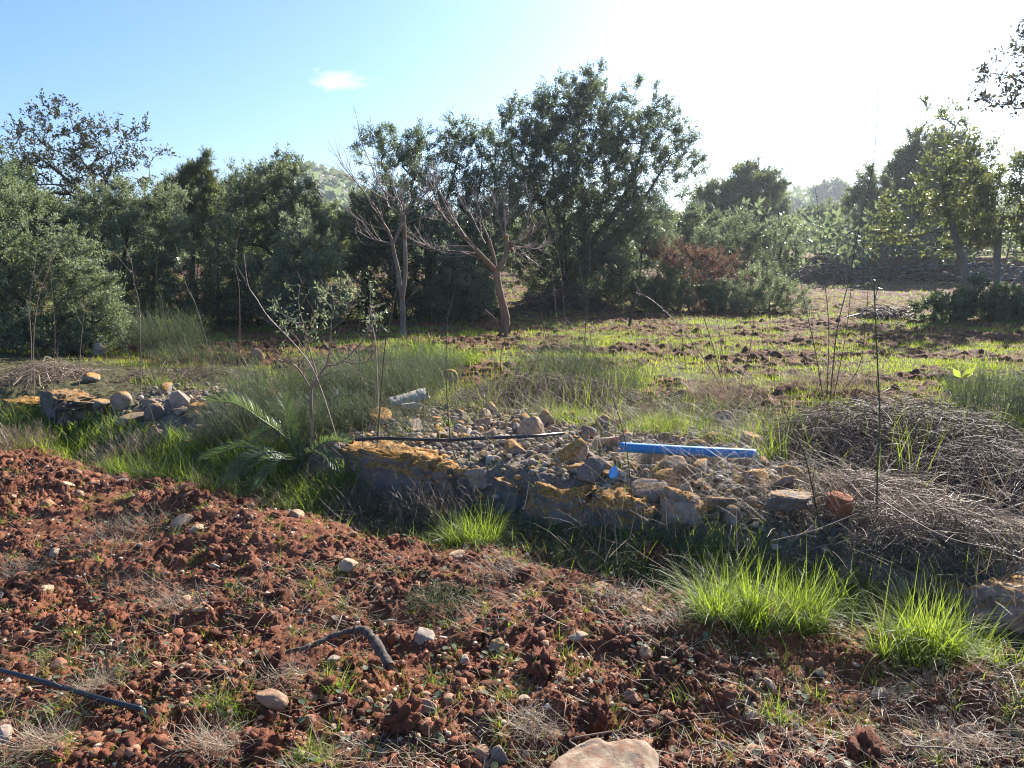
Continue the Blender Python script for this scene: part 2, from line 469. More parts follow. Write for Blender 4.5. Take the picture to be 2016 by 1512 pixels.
# ------------------------------------------------------------------ ground: one sheet to the horizon
def mat_ground():
    m, t, o = new_mat("red_earth")
    g = N(t, "ShaderNodeAttribute", attribute_name="grassy")
    rb = N(t, "ShaderNodeAttribute", attribute_name="rubbly")
    pos = N(t, "ShaderNodeNewGeometry")
    n = N(t, "ShaderNodeTexNoise", Scale=3.0, Detail=9.0, Roughness=.72)
    t.links.new(pos.outputs["Position"], n.inputs["Vector"])
    r = ramp(t, n.outputs["Fac"], [(.3, (.085, .033, .020)), (.5, (.185, .067, .035)), (.66, (.27, .112, .060)), (.78, (.32, .175, .11))])
    n2 = N(t, "ShaderNodeTexNoise", Scale=45.0, Detail=6.0, Roughness=.7)
    t.links.new(pos.outputs["Position"], n2.inputs["Vector"])
    r2 = ramp(t, n2.outputs["Fac"], [(.3, (.6, .6, .6)), (.55, (1, 1, 1)), (.78, (1.5, 1.45, 1.4))])
    mm = N(t, "ShaderNodeMix", data_type='RGBA', blend_type='MULTIPLY'); mm.inputs["Factor"].default_value = 1
    t.links.new(r.outputs[0], mm.inputs["A"]); t.links.new(r2.outputs[0], mm.inputs["B"])
    fa = N(t, "ShaderNodeAttribute", attribute_name="field")
    mf = N(t, "ShaderNodeMix", data_type='RGBA', blend_type='MULTIPLY')
    t.links.new(fa.outputs["Fac"], mf.inputs["Factor"]); t.links.new(mm.outputs["Result"], mf.inputs["A"]); mf.inputs["B"].default_value = (.72, .74, .76, 1)  # darkens field soil: clod shade and dry roots put into the colour
    mm = mf
    fld = ramp(t, n2.outputs["Fac"], [(.3, (.045, .040, .018)), (.6, (.085, .078, .030)), (.8, (.14, .12, .05))])
    m2 = N(t, "ShaderNodeMix", data_type='RGBA')
    t.links.new(g.outputs["Fac"], m2.inputs["Factor"]); t.links.new(mm.outputs["Result"], m2.inputs["A"]); t.links.new(fld.outputs[0], m2.inputs["B"])
    rub = ramp(t, n2.outputs["Fac"], [(.3, (.11, .082, .062)), (.6, (.21, .165, .125)), (.8, (.31, .255, .20))])
    m3 = N(t, "ShaderNodeMix", data_type='RGBA')
    t.links.new(rb.outputs["Fac"], m3.inputs["Factor"]); t.links.new(m2.outputs["Result"], m3.inputs["A"]); t.links.new(rub.outputs[0], m3.inputs["B"])
    p = N(t, "ShaderNodeBsdfPrincipled", Roughness=.92)
    p.inputs["Specular IOR Level"].default_value = .2
    t.links.new(m3.outputs["Result"], p.inputs["Base Color"])
    n3 = N(t, "ShaderNodeTexNoise", Scale=120.0, Detail=5.0, Roughness=.7)
    t.links.new(pos.outputs["Position"], n3.inputs["Vector"])
    b = N(t, "ShaderNodeBump", Strength=.8, Distance=.006)
    t.links.new(n3.outputs["Fac"], b.inputs["Height"]); t.links.new(b.outputs[0], p.inputs["Normal"])
    t.links.new(p.outputs[0], o.inputs[0])
    return m
M['ground'] = mat_ground()
NR, NC = 1250, 1150
yy = np.concatenate([np.array([-60, -20, -8, -3, -1, 0, .5, .9]), np.geomspace(1.25, 48, NR), np.geomspace(50, 336, 50)])
tt = np.linspace(-1, 1, NC)
tw = np.sign(tt) * (np.abs(tt) + 9 * np.maximum(0, np.abs(tt) - .93) ** 1.3)
X = tw[None] * (.78 * np.abs(yy) + 1.0)[:, None]
Y = np.broadcast_to(yy[:, None], X.shape)
Z = macro(X, Y) + micro(X, Y) * (np.abs(yy)[:, None] < 49)
sgr, _u = su(X, Y)
gra = (1 - soilness(X, Y)) * (1 - fieldsoil(X, Y) * sst(1.8, 2.8, sgr))
rub = sst(-.05, .12, sgr) * (1 - sst(1.3, 2.2, sgr + .3 * gn(X * 1.3, Y * 1.3, 77))) * sst(.6, 1.4, _u)
nr, nc = X.shape
idx = np.arange(nr * nc).reshape(nr, nc)
qq = np.stack([idx[:-1, :-1], idx[:-1, 1:], idx[1:, 1:], idx[1:, :-1]], -1).reshape(-1, 4)
gr = mesh_np("ground", np.stack([X, Y, Z], -1), qq, mat=M['ground'], attrs={"grassy": gra.ravel(), "rubbly": rub.ravel(), "field": sst(1.2, 2.4, sgr).ravel()}, smooth=True)
gr["kind"] = "structure"
del X, Y, Z, sgr, gra, rub, qq, idx

# ------------------------------------------------------------------ hill beyond the trees
def mat_hill():
    m, t, o = new_mat("scrub_hill")
    pos = N(t, "ShaderNodeNewGeometry")
    n = N(t, "ShaderNodeTexNoise", Scale=.12, Detail=8.0, Roughness=.7)
    t.links.new(pos.outputs["Position"], n.inputs["Vector"])
    r = ramp(t, n.outputs["Fac"], [(.38, (.06, .075, .035)), (.52, (.12, .115, .065)), (.64, (.22, .165, .115)), (.8, (.30, .24, .19))])
    p = N(t, "ShaderNodeBsdfPrincipled", Roughness=.95)
    t.links.new(r.outputs[0], p.inputs["Base Color"]); t.links.new(p.outputs[0], o.inputs[0])
    return m
M['hill'] = mat_hill()
hpx = np.linspace(-900, 2900, 260)
prof = np.interp(hpx, [-900, 0, 300, 480, 560, 612, 640, 690, 740, 800, 900, 1100, 1400, 1540, 1580, 1640, 1700, 1800, 2000, 2900],
                 [440, 430, 410, 368, 342, 335, 341, 356, 388, 425, 440, 440, 420, 386, 382, 380, 384, 396, 410, 430])
hy = np.geomspace(110, 320, 60)
HX = (hpx[None] - 1008) / F / CP * hy[:, None]
HY = np.broadcast_to(hy[:, None], HX.shape)
ridge = D(hpx, prof, np.full_like(hpx, 250.))[:, 2]
prog = np.where(hy < 250, sst(110, 255, hy), 1 - .5 * sst(250, 320, hy))
HZ = FIELD + .5 + (ridge[None] - .7) * prog[:, None] + (1.2 * fb(HX * .03, HY * .03, 4, 90) + .4 * gn(HX * .3, HY * .3, 95)) * prog[:, None]
i2 = np.arange(HX.size).reshape(HX.shape)
ho = mesh_np("hill", np.stack([HX, HY, HZ], -1), np.stack([i2[:-1, :-1], i2[:-1, 1:], i2[1:, 1:], i2[1:, :-1]], -1).reshape(-1, 4), mat=M['hill'], smooth=True)
ho["kind"] = "structure"
# scrub on the hill: too many to count
a = Acc()
nS = 4200
jx = rng.integers(0, HX.shape[1], nS); jy = rng.integers(25, 50, nS)
cen = np.stack([HX[jy, jx], HY[jy, jx], HZ[jy, jx]], -1) + rng.normal(0, [1.5, 2, 0], (nS, 3))
sz = rng.gamma(3, .35, nS)
for k in range(16):
    d = unit(rng.normal(size=(nS, 3)) + [0, 0, .4])
    leaves(a, cen + d * sz[:, None] * .5, unit(d + rng.normal(0, .6, d.shape)), sz * 1.1, sz * .9, rng.uniform(0, 1, nS))
so_ = a.build("hillside_scrub", M['oak'])
so_["kind"] = "stuff"; tag(so_, "dark scrub and low bushes dotted over the far hillside", "scrub")

# ------------------------------------------------------------------ stones
def ico(sub):
    import bmesh
    bm = bmesh.new(); bmesh.ops.create_icosphere(bm, subdivisions=sub, radius=1)
    v = np.array([x.co[:] for x in bm.verts]); f = np.array([[l.index for l in p.verts] for p in bm.faces])
    bm.free(); return unit(v), f
I1, I2, I3, I4 = ico(1), ico(2), ico(3), ico(4)
def rock_shape(V, planes=11, rough=.04, round_=.5, r=None, seed_dirs=None):
    r_ = r or rng
    n = unit(r_.normal(size=(planes, 3))); d = r_.uniform(.5, 1.0, planes)
    dots = V @ n.T
    with np.errstate(divide='ignore'):
        cand = np.where(dots > .05, d / np.maximum(dots, .05), 9)
    rr = np.minimum(cand.min(1), 1.25)
    rr = rr * (1 - round_) + round_ * np.clip(rr.mean() * .95 + .0 * rr, .6, 1.1)
    P = V * rr[:, None]
    if rough:
        o1, o2, o3 = r_.uniform(0, 99, 3)
        P = P * (1 + rough * (gn(P[:, 0] * 3 + o1, P[:, 1] * 3 + P[:, 2] * 2, 50) + .6 * gn(P[:, 2] * 6 + o2, P[:, 1] * 6 - P[:, 0] * 4, 51)
                              + .35 * gn(P[:, 0] * 14 + o3, P[:, 2] * 14 + P[:, 1] * 9, 52)))[:, None]
    return P
M['limestone'] = mat_rock("grey_limestone", [(0, (.20, .175, .15)), (.5, (.30, .26, .215)), (1, (.40, .34, .275))], 0.6, dust=.25)
M['lichenstone'] = mat_rock("orange_lichened_limestone", [(0, (.20, .185, .165)), (1, (.34, .305, .265))], 1.2)
M['facestone'] = mat_rock("wall_stone_with_lichen_top", [(0, (.11, .105, .10)), (1, (.16, .15, .14))], .95)
M['tanstone'] = mat_rock("tan_stone", [(0, (.36, .215, .13)), (.5, (.46, .31, .195)), (1, (.50, .38, .265))], 0, dust=.35, scale=14)
M['redstone'] = mat_rock("reddish_stone", [(0, (.32, .14, .08)), (1, (.42, .22, .125))], 0, dust=.4, scale=14)
M['palestone'] = mat_rock("pale_stone", [(0, (.38, .31, .24)), (1, (.46, .39, .315))], 0, dust=.3, scale=14)
M['brick'] = mat_rock("orange_clay", [(0, (.36, .13, .06)), (1, (.36, .13, .06))], .0, scale=30)
ROCKS = {}
for cls, mat_, kk, rd in (("limestone", 'limestone', 14, .05), ("lichenstone", 'lichenstone', 12, .05), ("tanstone", 'tanstone', 12, .12), ("redstone", 'redstone', 6, .15), ("palestone", 'palestone', 8, .2)):
    ROCKS[cls] = []
    for i in range(kk):
        V, Fc = I4
        P = rock_shape(V, rng.integers(6, 10), .045, rd * .6) * rng.uniform(.75, 1.2, 3)
        ROCKS[cls].append(mesh_np("stone", P, tris=Fc, mat=M[mat_], link=False, smooth=False))
def put_stone(name, mesh, loc, size, yaw=None, tilt=.3):
    o = bpy.data.objects.new(name, mesh)
    COL.objects.link(o)
    o.location = loc; o.scale = size
    o.rotation_euler = (rng.normal(0, tilt), rng.normal(0, tilt), rng.uniform(0, 6.28) if yaw is None else yaw)
    return o
TAKEN = []   # (px,py,label landmark) used for stone labels
LAND = [((640, 1280), "crooked broken branch"), ((150, 1360), "black hose end"), ((1190, 1490), "broad flat slab"), ((935, 1010), "bright tuft below the long slab"),
        ((1510, 1130), "broadest bright grass clump"), ((1820, 1220), "yellow-lit grass clump"), ((250, 1060), "red clods on the left"),
        ((560, 940), "young palm"), ((1520, 1370), "yellow-green sprouts"), ((820, 1150), "middle of the ploughed strip"), ((1250, 1280), "dark clod heap"), ((860, 1440), "lower edge clods"), ((1800, 1440), "lower right straw"), ((350, 1200), "straw wisps on the left")]
def near_name(px, py):
    return min(LAND, key=lambda l: (l[0][0] - px) ** 2 + 1.6 * (l[0][1] - py) ** 2)[1]
def pix(p):
    v = np.asarray(p, float) - [0, 0, EYE]
    f_ = v[..., 1] * CP - v[..., 2] * SP
    u_ = v[..., 1] * SP + v[..., 2] * CP
    return 1008 + F * v[..., 0] / f_, 756 - F * u_ / f_

# loose stones on the ploughed soil: the largest 290 as things
cands = []
tries = 0
while len(cands) < 290 and tries < 30000:
    tries += 1
    y = rng.uniform(1.9, 6.5) if rng.random() < .75 else rng.uniform(1.9, 3.6); x = rng.uniform(-.78, .78) * y
    if rng.random() > soilness(x, y): continue
    s, u = su(x, y)
    if s > -.35 and rng.random() < .8: continue
    px, py = pix(np.array([x, y, macro(x, y)]))
    if not (-60 < px < 2076 and 860 < py < 1560): continue
    # more stones low in the frame and to the left
    if rng.random() > .45 + .35 * (px < 1100) + .2 * (py > 1300): continue
    size = min(.040, .0070 * rng.pareto(1.9) + .0095) * (1 + .12 * (y - 2.3))
    if any((x - c[0]) ** 2 + (y - c[1]) ** 2 < (size + c[2]) ** 2 for c in cands): continue
    cands.append((x, y, size))
ADJ = {"tanstone": ["tan", "sandy tan", "ochre"], "palestone": ["pale cream", "off-white"], "redstone": ["reddish", "soil-stained rusty"], "limestone": ["grey", "light grey"]}
for x, y, size in cands:
    cls = rng.choice(["tanstone", "palestone", "redstone", "limestone"], p=[.5, .2, .2, .1])
    fl = rng.uniform(.5, .85); el = rng.uniform(.75, 1.45)
    z = float(gz(x, y)) + size * fl * rng.uniform(.05, .5)
    o = put_stone("field_stone", ROCKS[cls][rng.integers(len(ROCKS[cls]))], (x, y, z), (size * el, size / el ** .5, size * fl))
    px, py = pix(np.array([x, y, z]))
    sw = "tiny" if size < .016 else "small" if size < .026 else "fist-sized" if size < .042 else "large"
    shp = ("long " if el > 1.2 else "rounded " if el < .9 else "blocky ") + ("flat " if fl < .62 else "")
    a_ = ADJ[cls][int(min(len(ADJ[cls]) - 1, (px / 2016 * len(ADJ[cls]))))]
    tag(o, f"{sw} {a_} {shp}stone near the {near_name(px, py)}", "stone", "loose stones on the ploughed soil")
# noticed single stones
def stone_at(name, cls, px, py, size, label, yaw=None, tilt=.1, lift=.25, cat="stone", group=None, mesh=None):
    p = G(px, py)
    o = put_stone(name, mesh or ROCKS[cls][rng.integers(len(ROCKS[cls]))], (p[0], p[1], p[2] + size[2] * lift), size, yaw, tilt)
    return tag(o, label, cat, group)
for a_ in [("palestone", 10, 1460, (.042, .03, .03), "pale pinkish stone cut by the left edge below the hose"),
           ("tanstone", 362, 1335, (.026, .02, .026), "squarish tan stone standing right of the hose end"),
           ("palestone", 655, 1288, (.03, .018, .017), "wedge-shaped tan stone under the bent broken branch"),
           ("limestone", 948, 1375, (.038, .024, .026), "triangular grey stone between grass tufts at lower middle"),
           ("limestone", 838, 1410, (.036, .026, .028), "rounded grey-brown stone right of a big red clod"),
           ("tanstone", 735, 1475, (.036, .02, .02), "long peach stone near the bottom edge left of the slab"),
           ("tanstone", 1443, 1475, (.042, .028, .028), "pinkish tan stone lying right of the flat slab"),
           ("tanstone", 1272, 1300, (.028, .024, .026), "round peach pebble with a green leaf against it"),
           ("palestone", 915, 1293, (.03, .022, .016), "cream oval stone between weeds right of the broken branch"),
           ("redstone", 1590, 1300, (.03, .02, .018), "oval buff stone with a dark face right of the grass sprouts"),
           ("palestone", 1640, 1485, (.034, .016, .015), "smooth long cream stone at the lower right corner clods"),
           ("limestone", 980, 1495, (.05, .03, .04), "blocky greyish tan stone at the bottom edge left of the slab")]:
    stone_at("field_stone", a_[0], a_[1], a_[2], a_[3], a_[4], lift=.3, group="loose stones on the ploughed soil")
# the broad flat slab at the bottom edge
V, Fc = ico(5)
pc = G(1190, 1540); outl = np.array([[1060, 1548], [1090, 1512], [1112, 1490], [1140, 1478], [1163, 1466], [1196, 1474], [1232, 1467], [1278, 1477], [1293, 1490], [1296, 1530], [1285, 1600], [1180, 1625], [1080, 1600]], float)
r_ = ray(outl[:, 0], outl[:, 1]); tz = (EYE - (macro(pc[0], pc[1]) + .05)) / -r_[:, 2]; og = (r_ * tz[:, None])[:, :2] - pc[:2]
oth = np.arctan2(og[:, 1], og[:, 0]); orr = np.hypot(og[:, 0], og[:, 1]); oi_ = np.argsort(oth)
th = np.arctan2(V[:, 1], V[:, 0]); Rr = np.interp(th, oth[oi_], orr[oi_], period=2 * np.pi)
lat = np.sqrt(np.maximum(0, 1 - V[:, 2] ** 2))
slab = np.stack([Rr * lat ** .30 * np.cos(th), Rr * lat ** .30 * np.sin(th), .055 * np.sign(V[:, 2]) * np.abs(V[:, 2]) ** .5], -1)
slab[:, 2] += .016 * fb(slab[:, 0] * 8, slab[:, 1] * 8, 6, 33) - .010 * np.abs(gn(slab[:, 0] * 22, slab[:, 1] * 22, 36)) + .12 * slab[:, 1] * 0
slab[:, :2] *= (1 + .05 * gn(th * 3, slab[:, 2] * 30, 34) + .03 * gn(th * 9, slab[:, 2] * 60, 35))[:, None]
slab_me = mesh_np("slab", slab, tris=Fc, mat=mat_rock("slab_stone", [(0, (.33, .25, .175)), (1, (.33, .25, .175))], 0, dust=.55, scale=17), link=False)
o = put_stone("flat_slab", slab_me, (pc[0], pc[1], macro(pc[0], pc[1]) + .035), (1, 1, 1), 0, .0)
tag(o, "broad flat tan slab of stone cut by the bottom edge", "stone slab")

# small stones and gravel beyond counting
def scatter_rocks(name, pts, sizes, V, Fc, mat, variants=9):
    a = Acc(); n = len(pts)
    sh = [rock_shape(V, 9, 0, .3) for _ in range(variants)]
    which = rng.integers(0, variants, n); yaw = rng.uniform(0, 6.28, n); fl = rng.uniform(.5, .9, n)
    for k in range(variants):
        m_ = which == k
        if not m_.any(): continue
        P = sh[k][None] * sizes[m_][:, None, None]
        P = P * np.stack([np.ones(m_.sum()), rng.uniform(.6, 1, m_.sum()), fl[m_]], -1)[:, None]
        c, s_ = np.cos(yaw[m_])[:, None], np.sin(yaw[m_])[:, None]
        Q = np.stack([P[..., 0] * c - P[..., 1] * s_, P[..., 0] * s_ + P[..., 1] * c, P[..., 2]], -1) + pts[m_][:, None]
        nv = len(V)
        f = (Fc[None] + (np.arange(m_.sum()) * nv)[:, None, None]).reshape(-1, 3)
        a.add(Q.reshape(-1, 3), None, np.repeat(rng.uniform(0, 1, m_.sum()), nv), f)
    return a.build(name, mat)
def mat_tinted_rock(name, stops, scale=30.):
    m, t, o = new_mat(name)
    at = N(t, "ShaderNodeAttribute", attribute_name="tint")
    r = ramp(t, at.outputs["Fac"], stops)
    pos = N(t, "ShaderNodeNewGeometry")
    n = N(t, "ShaderNodeTexNoise", Scale=scale, Detail=6.0, Roughness=.7)
    t.links.new(pos.outputs["Position"], n.inputs["Vector"])
    r2 = ramp(t, n.outputs["Fac"], [(.3, (.6, .6, .6)), (.7, (1.3, 1.3, 1.3))])
    mm = N(t, "ShaderNodeMix", data_type='RGBA', blend_type='MULTIPLY'); mm.inputs["Factor"].default_value = 1
    t.links.new(r.outputs[0], mm.inputs["A"]); t.links.new(r2.outputs[0], mm.inputs["B"])
    p = N(t, "ShaderNodeBsdfPrincipled", Roughness=.9); p.inputs["Specular IOR Level"].default_value = .25
    t.links.new(mm.outputs["Result"], p.inputs["Base Color"])
    b = N(t, "ShaderNodeBump", Strength=.8, Distance=.006)
    n3 = N(t, "ShaderNodeTexNoise", Scale=150.0, Detail=4.0)
    t.links.new(pos.outputs["Position"], n3.inputs["Vector"])
    t.links.new(n3.outputs["Fac"], b.inputs["Height"]); t.links.new(b.outputs[0], p.inputs["Normal"])
    t.links.new(p.outputs[0], o.inputs[0])
    return m
def soil_points(n, ymin=1.7, ymax=7.5, pw=1.0):
    out_ = []
    while sum(map(len, out_)) < n:
        y = ymin * (ymax / ymin) ** (rng.uniform(0, 1, 20000) ** pw); x = rng.uniform(-1, 1, 20000) * (.74 * y + .5)
        k = rng.uniform(0, 1, 20000) < soilness(x, y)
        out_.append(np.stack([x[k], y[k]], -1))
    return np.concatenate(out_)[:n]
n = 9000
q = soil_points(n); sz = np.minimum(.014, .003 + .0032 * rng.pareto(2.0, n))
g_ = scatter_rocks("gravel", np.stack([q[:, 0], q[:, 1], gz(q[:, 0], q[:, 1]) + sz * .2], -1), sz, *I2,
                   mat_tinted_rock("gravel_stone", [(0, (.30, .13, .075)), (.35, (.40, .24, .145)), (.75, (.50, .36, .24)), (1, (.58, .50, .41))]))
g_["kind"] = "stuff"; tag(g_, "fine gravel and pebbles scattered over the red ploughed soil", "gravel")
# crumbly clods of earth
n = 34000
q = soil_points(n, 1.7, 7.0); sz = np.minimum(.017, .0022 + .0020 * rng.pareto(1.6, n)) * (.55 + .85 * (gn(q[:, 0] * 2.2, q[:, 1] * 2.2, 81) > -.1)) * (1 + .08 * (q[:, 1] - 2))
cl = Acc()
pts = np.stack([q[:, 0], q[:, 1], gz(q[:, 0], q[:, 1]) + sz * .15], -1)
def lump(V, k):
    g = gn(V[:, 0] * 1.6 + k * 5, V[:, 1] * 1.6 + V[:, 2] * 1.3, 55) * .5 - .45 * np.abs(gn(V[:, 2] * 2.6 + k, V[:, 0] * 2.6 - V[:, 1] * 2, 56)) + .30 * gn(V[:, 1] * 6 + k, V[:, 2] * 6 + V[:, 0] * 5, 57) + .2 * gn(V[:, 1] * 13 + k, V[:, 2] * 13 + V[:, 0] * 9, 58)
    return V * (1.08 + g)[:, None]
for big_ in (False, True):
    V, Fc = I2 if big_ else I1
    for k in range(14):
        m_ = ((np.arange(n) % 14) == k) & ((sz > .009) == big_); c_ = m_.sum()
        an = rng.uniform(0, 6.28, c_)[:, None]
        qq_ = unit(rng.normal(size=(c_, 4))); w_, x_, y_, z_ = qq_.T
        RM = np.stack([1 - 2 * (y_ ** 2 + z_ ** 2), 2 * (x_ * y_ - z_ * w_), 2 * (x_ * z_ + y_ * w_), 2 * (x_ * y_ + z_ * w_), 1 - 2 * (x_ ** 2 + z_ ** 2), 2 * (y_ * z_ - x_ * w_), 2 * (x_ * z_ - y_ * w_), 2 * (y_ * z_ + x_ * w_), 1 - 2 * (x_ ** 2 + y_ ** 2)], -1).reshape(-1, 3, 3)
        P = np.einsum('cij,cvj->cvi', RM, lump(V, k)[None] * sz[m_][:, None, None] * rng.uniform(.5, 1.4, (c_, 1, 3)))
        Q = np.stack([P[..., 0] * np.cos(an) - P[..., 1] * np.sin(an), P[..., 0] * np.sin(an) + P[..., 1] * np.cos(an), P[..., 2] * .85], -1) + pts[m_][:, None]
        cl.add(Q.reshape(-1, 3), None, np.repeat(rng.uniform(0, 1, c_), len(V)), (Fc[None] + (np.arange(c_) * len(V))[:, None, None]).reshape(-1, 3))
M['clod'] = mat_tinted_rock("earth_clod", [(0, (.075, .027, .016)), (.5, (.165, .057, .030)), (.85, (.25, .095, .050)), (1, (.33, .18, .11))], 40.)
c_ = cl.build("soil_crumbs", M['clod'])
c_["kind"] = "stuff"; tag(c_, "crumbly red-brown clods and crumbs of ploughed earth", "soil clods")
# the big clods one can tell apart
def clod_at(px, py, sz_, label):
    V, Fc = I4
    k = rng.uniform(0, 50)
    P = lump(V, k) * (1 + .10 * gn(V[:, 0] * 22 + k, V[:, 2] * 22 + V[:, 1] * 15, 59))[:, None]
    p = G(px, py)
    P = P * np.array(sz_)
    o = mesh_np("soil_clod", P, tris=Fc, mat=M['clod'], attrs={"tint": np.full(len(P), rng.uniform(.2, .7))})
    o.location = (p[0], p[1], p[2] + sz_[2] * .35); o.rotation_euler = (0, 0, rng.uniform(0, 6))
    tag(o, label, "soil clod", "big clods of earth")
clod_at(515, 1475, (.07, .055, .055), "big rounded red clod at the lower edge, lower left of the bent branch")
clod_at(795, 1435, (.06, .05, .055), "upright red clod beside the rounded grey-brown stone")
clod_at(1065, 1325, (.10, .06, .055), "dark heaped clod in the middle, above the straw wisps")
clod_at(1175, 1430, (.05, .05, .06), "upright dark clod just above the flat slab")
clod_at(1700, 1492, (.075, .05, .045), "dark broad clod at the bottom edge under the dry straw")
clod_at(1290, 1110, (.10, .08, .075), "dark crumbly clod left of the broadest bright grass clump")
clod_at(1130, 1470, (.05, .045, .04), "squat clod touching the left top of the flat slab")
clod_at(300, 965, (.08, .07, .05), "low red clod by the shaded edge of the left grass bank")
clod_at(545, 1330, (.055, .05, .05), "brown clod below the thin end of the bent branch")
# ------------------------------------------------------------------ the tumbled wall: facing slabs, rubble
I5 = ico(5)
YAW = math.atan2(WT[1], WT[0])
def slab_rock(px, py, L, Dp, H, label, name="wall_stone", zlift=.5, mat='facestone', yaw=None, tilt=.05, group="long stones facing the tumbled wall", rnd=.12):
    V, Fc = I5
    B = np.sign(V) * np.abs(V) ** .6; B = B / np.abs(B).max(1, keepdims=True) ** .3
    for q_, d_ in zip(unit(rng.normal(size=(10, 3))), rng.uniform(.72, 1.2, 10)):
        ex = np.maximum(0, B @ q_ - d_); B = B - ex[:, None] * q_
    o1, o2 = rng.uniform(0, 60, 2); ar = L / .4
    P = B * (1 + .16 * gn(V[:, 0] * 2 * ar + o1, V[:, 2] * 2 + V[:, 1], 61) + .13 * gn(V[:, 0] * 5 * ar + o2, V[:, 2] * 5 - V[:, 1] * 3, 62) - .16 * np.abs(gn(V[:, 0] * 9 * ar + o1, V[:, 2] * 8 + V[:, 1] * 7, 63)) + .06 * gn(V[:, 0] * 22 * ar + o1, V[:, 2] * 20 + V[:, 1] * 17, 64) + .03 * gn(V[:, 0] * 50 * ar + o1, V[:, 2] * 46 + V[:, 1] * 40, 65))[:, None]
    me = mesh_np(name, P, tris=Fc, mat=M[mat], link=False)
    r = ray(px, py)
    s_ = .14
    t = 1.0
    # walk the ray to the wall's front plane
    for k in range(4000):
        p = r * (1 + k * .0025); z = EYE + p[2]
        s, u = su(p[0], p[1])
        if s > s_ or z < macro(p[0], p[1]): break
    o = put_stone(name, me, (p[0], p[1] + Dp * .15, z - .065), (L / 2, Dp / 2, H / 2), YAW if yaw is None else yaw, tilt)
    tag(o, label, "wall stone", group)
    return o
slab_rock(800, 920, .98, .34, .34, "longest grey wall slab with an orange lichen top edge, left of the grass tuft", tilt=.03)
slab_rock(905, 945, .36, .26, .25, "short orange-topped wall stone joining the right end of the longest slab")
slab_rock(1012, 958, .26, .25, .26, "brown lichened block above the bright grass tuft")
slab_rock(1120, 990, .50, .34, .34, "broad mottled wall stone with orange cap below the blue scrap")
slab_rock(1245, 1003, .46, .36, .33, "rounded grey wall stone with orange ridge, rightmost of the facing stones")
slab_rock(1165, 1005, .20, .2, .26, "dark leaning stone wedged between the two broadest facing stones")
slab_rock(1340, 985, .26, .22, .24, "dark bluish stone just right of the orange-ridged facing stone", mat='limestone')
slab_rock(130, 785, .95, .40, .30, "long lichen-orange slab at the left end of the tumbled wall", tilt=.06, yaw=YAW - .35)
slab_rock(40, 800, .4, .35, .28, "dark shaded block at the left edge under dry stalks")
slab_rock(2000, 1190, .34, .34, .34, "dark bluish boulder cut by the right edge behind grass", mat='limestone')
slab_rock(1760, 1125, .4, .3, .2, "brown half-buried stone beneath the dry straw on the right", mat='limestone')
slab_rock(1860, 1150, .3, .3, .18, "dark low stone behind the yellow-lit grass clump", mat='limestone')
slab_rock(1560, 965, .2, .2, .10, "pale mossy stone lying under the right bramble edge", mat='limestone')

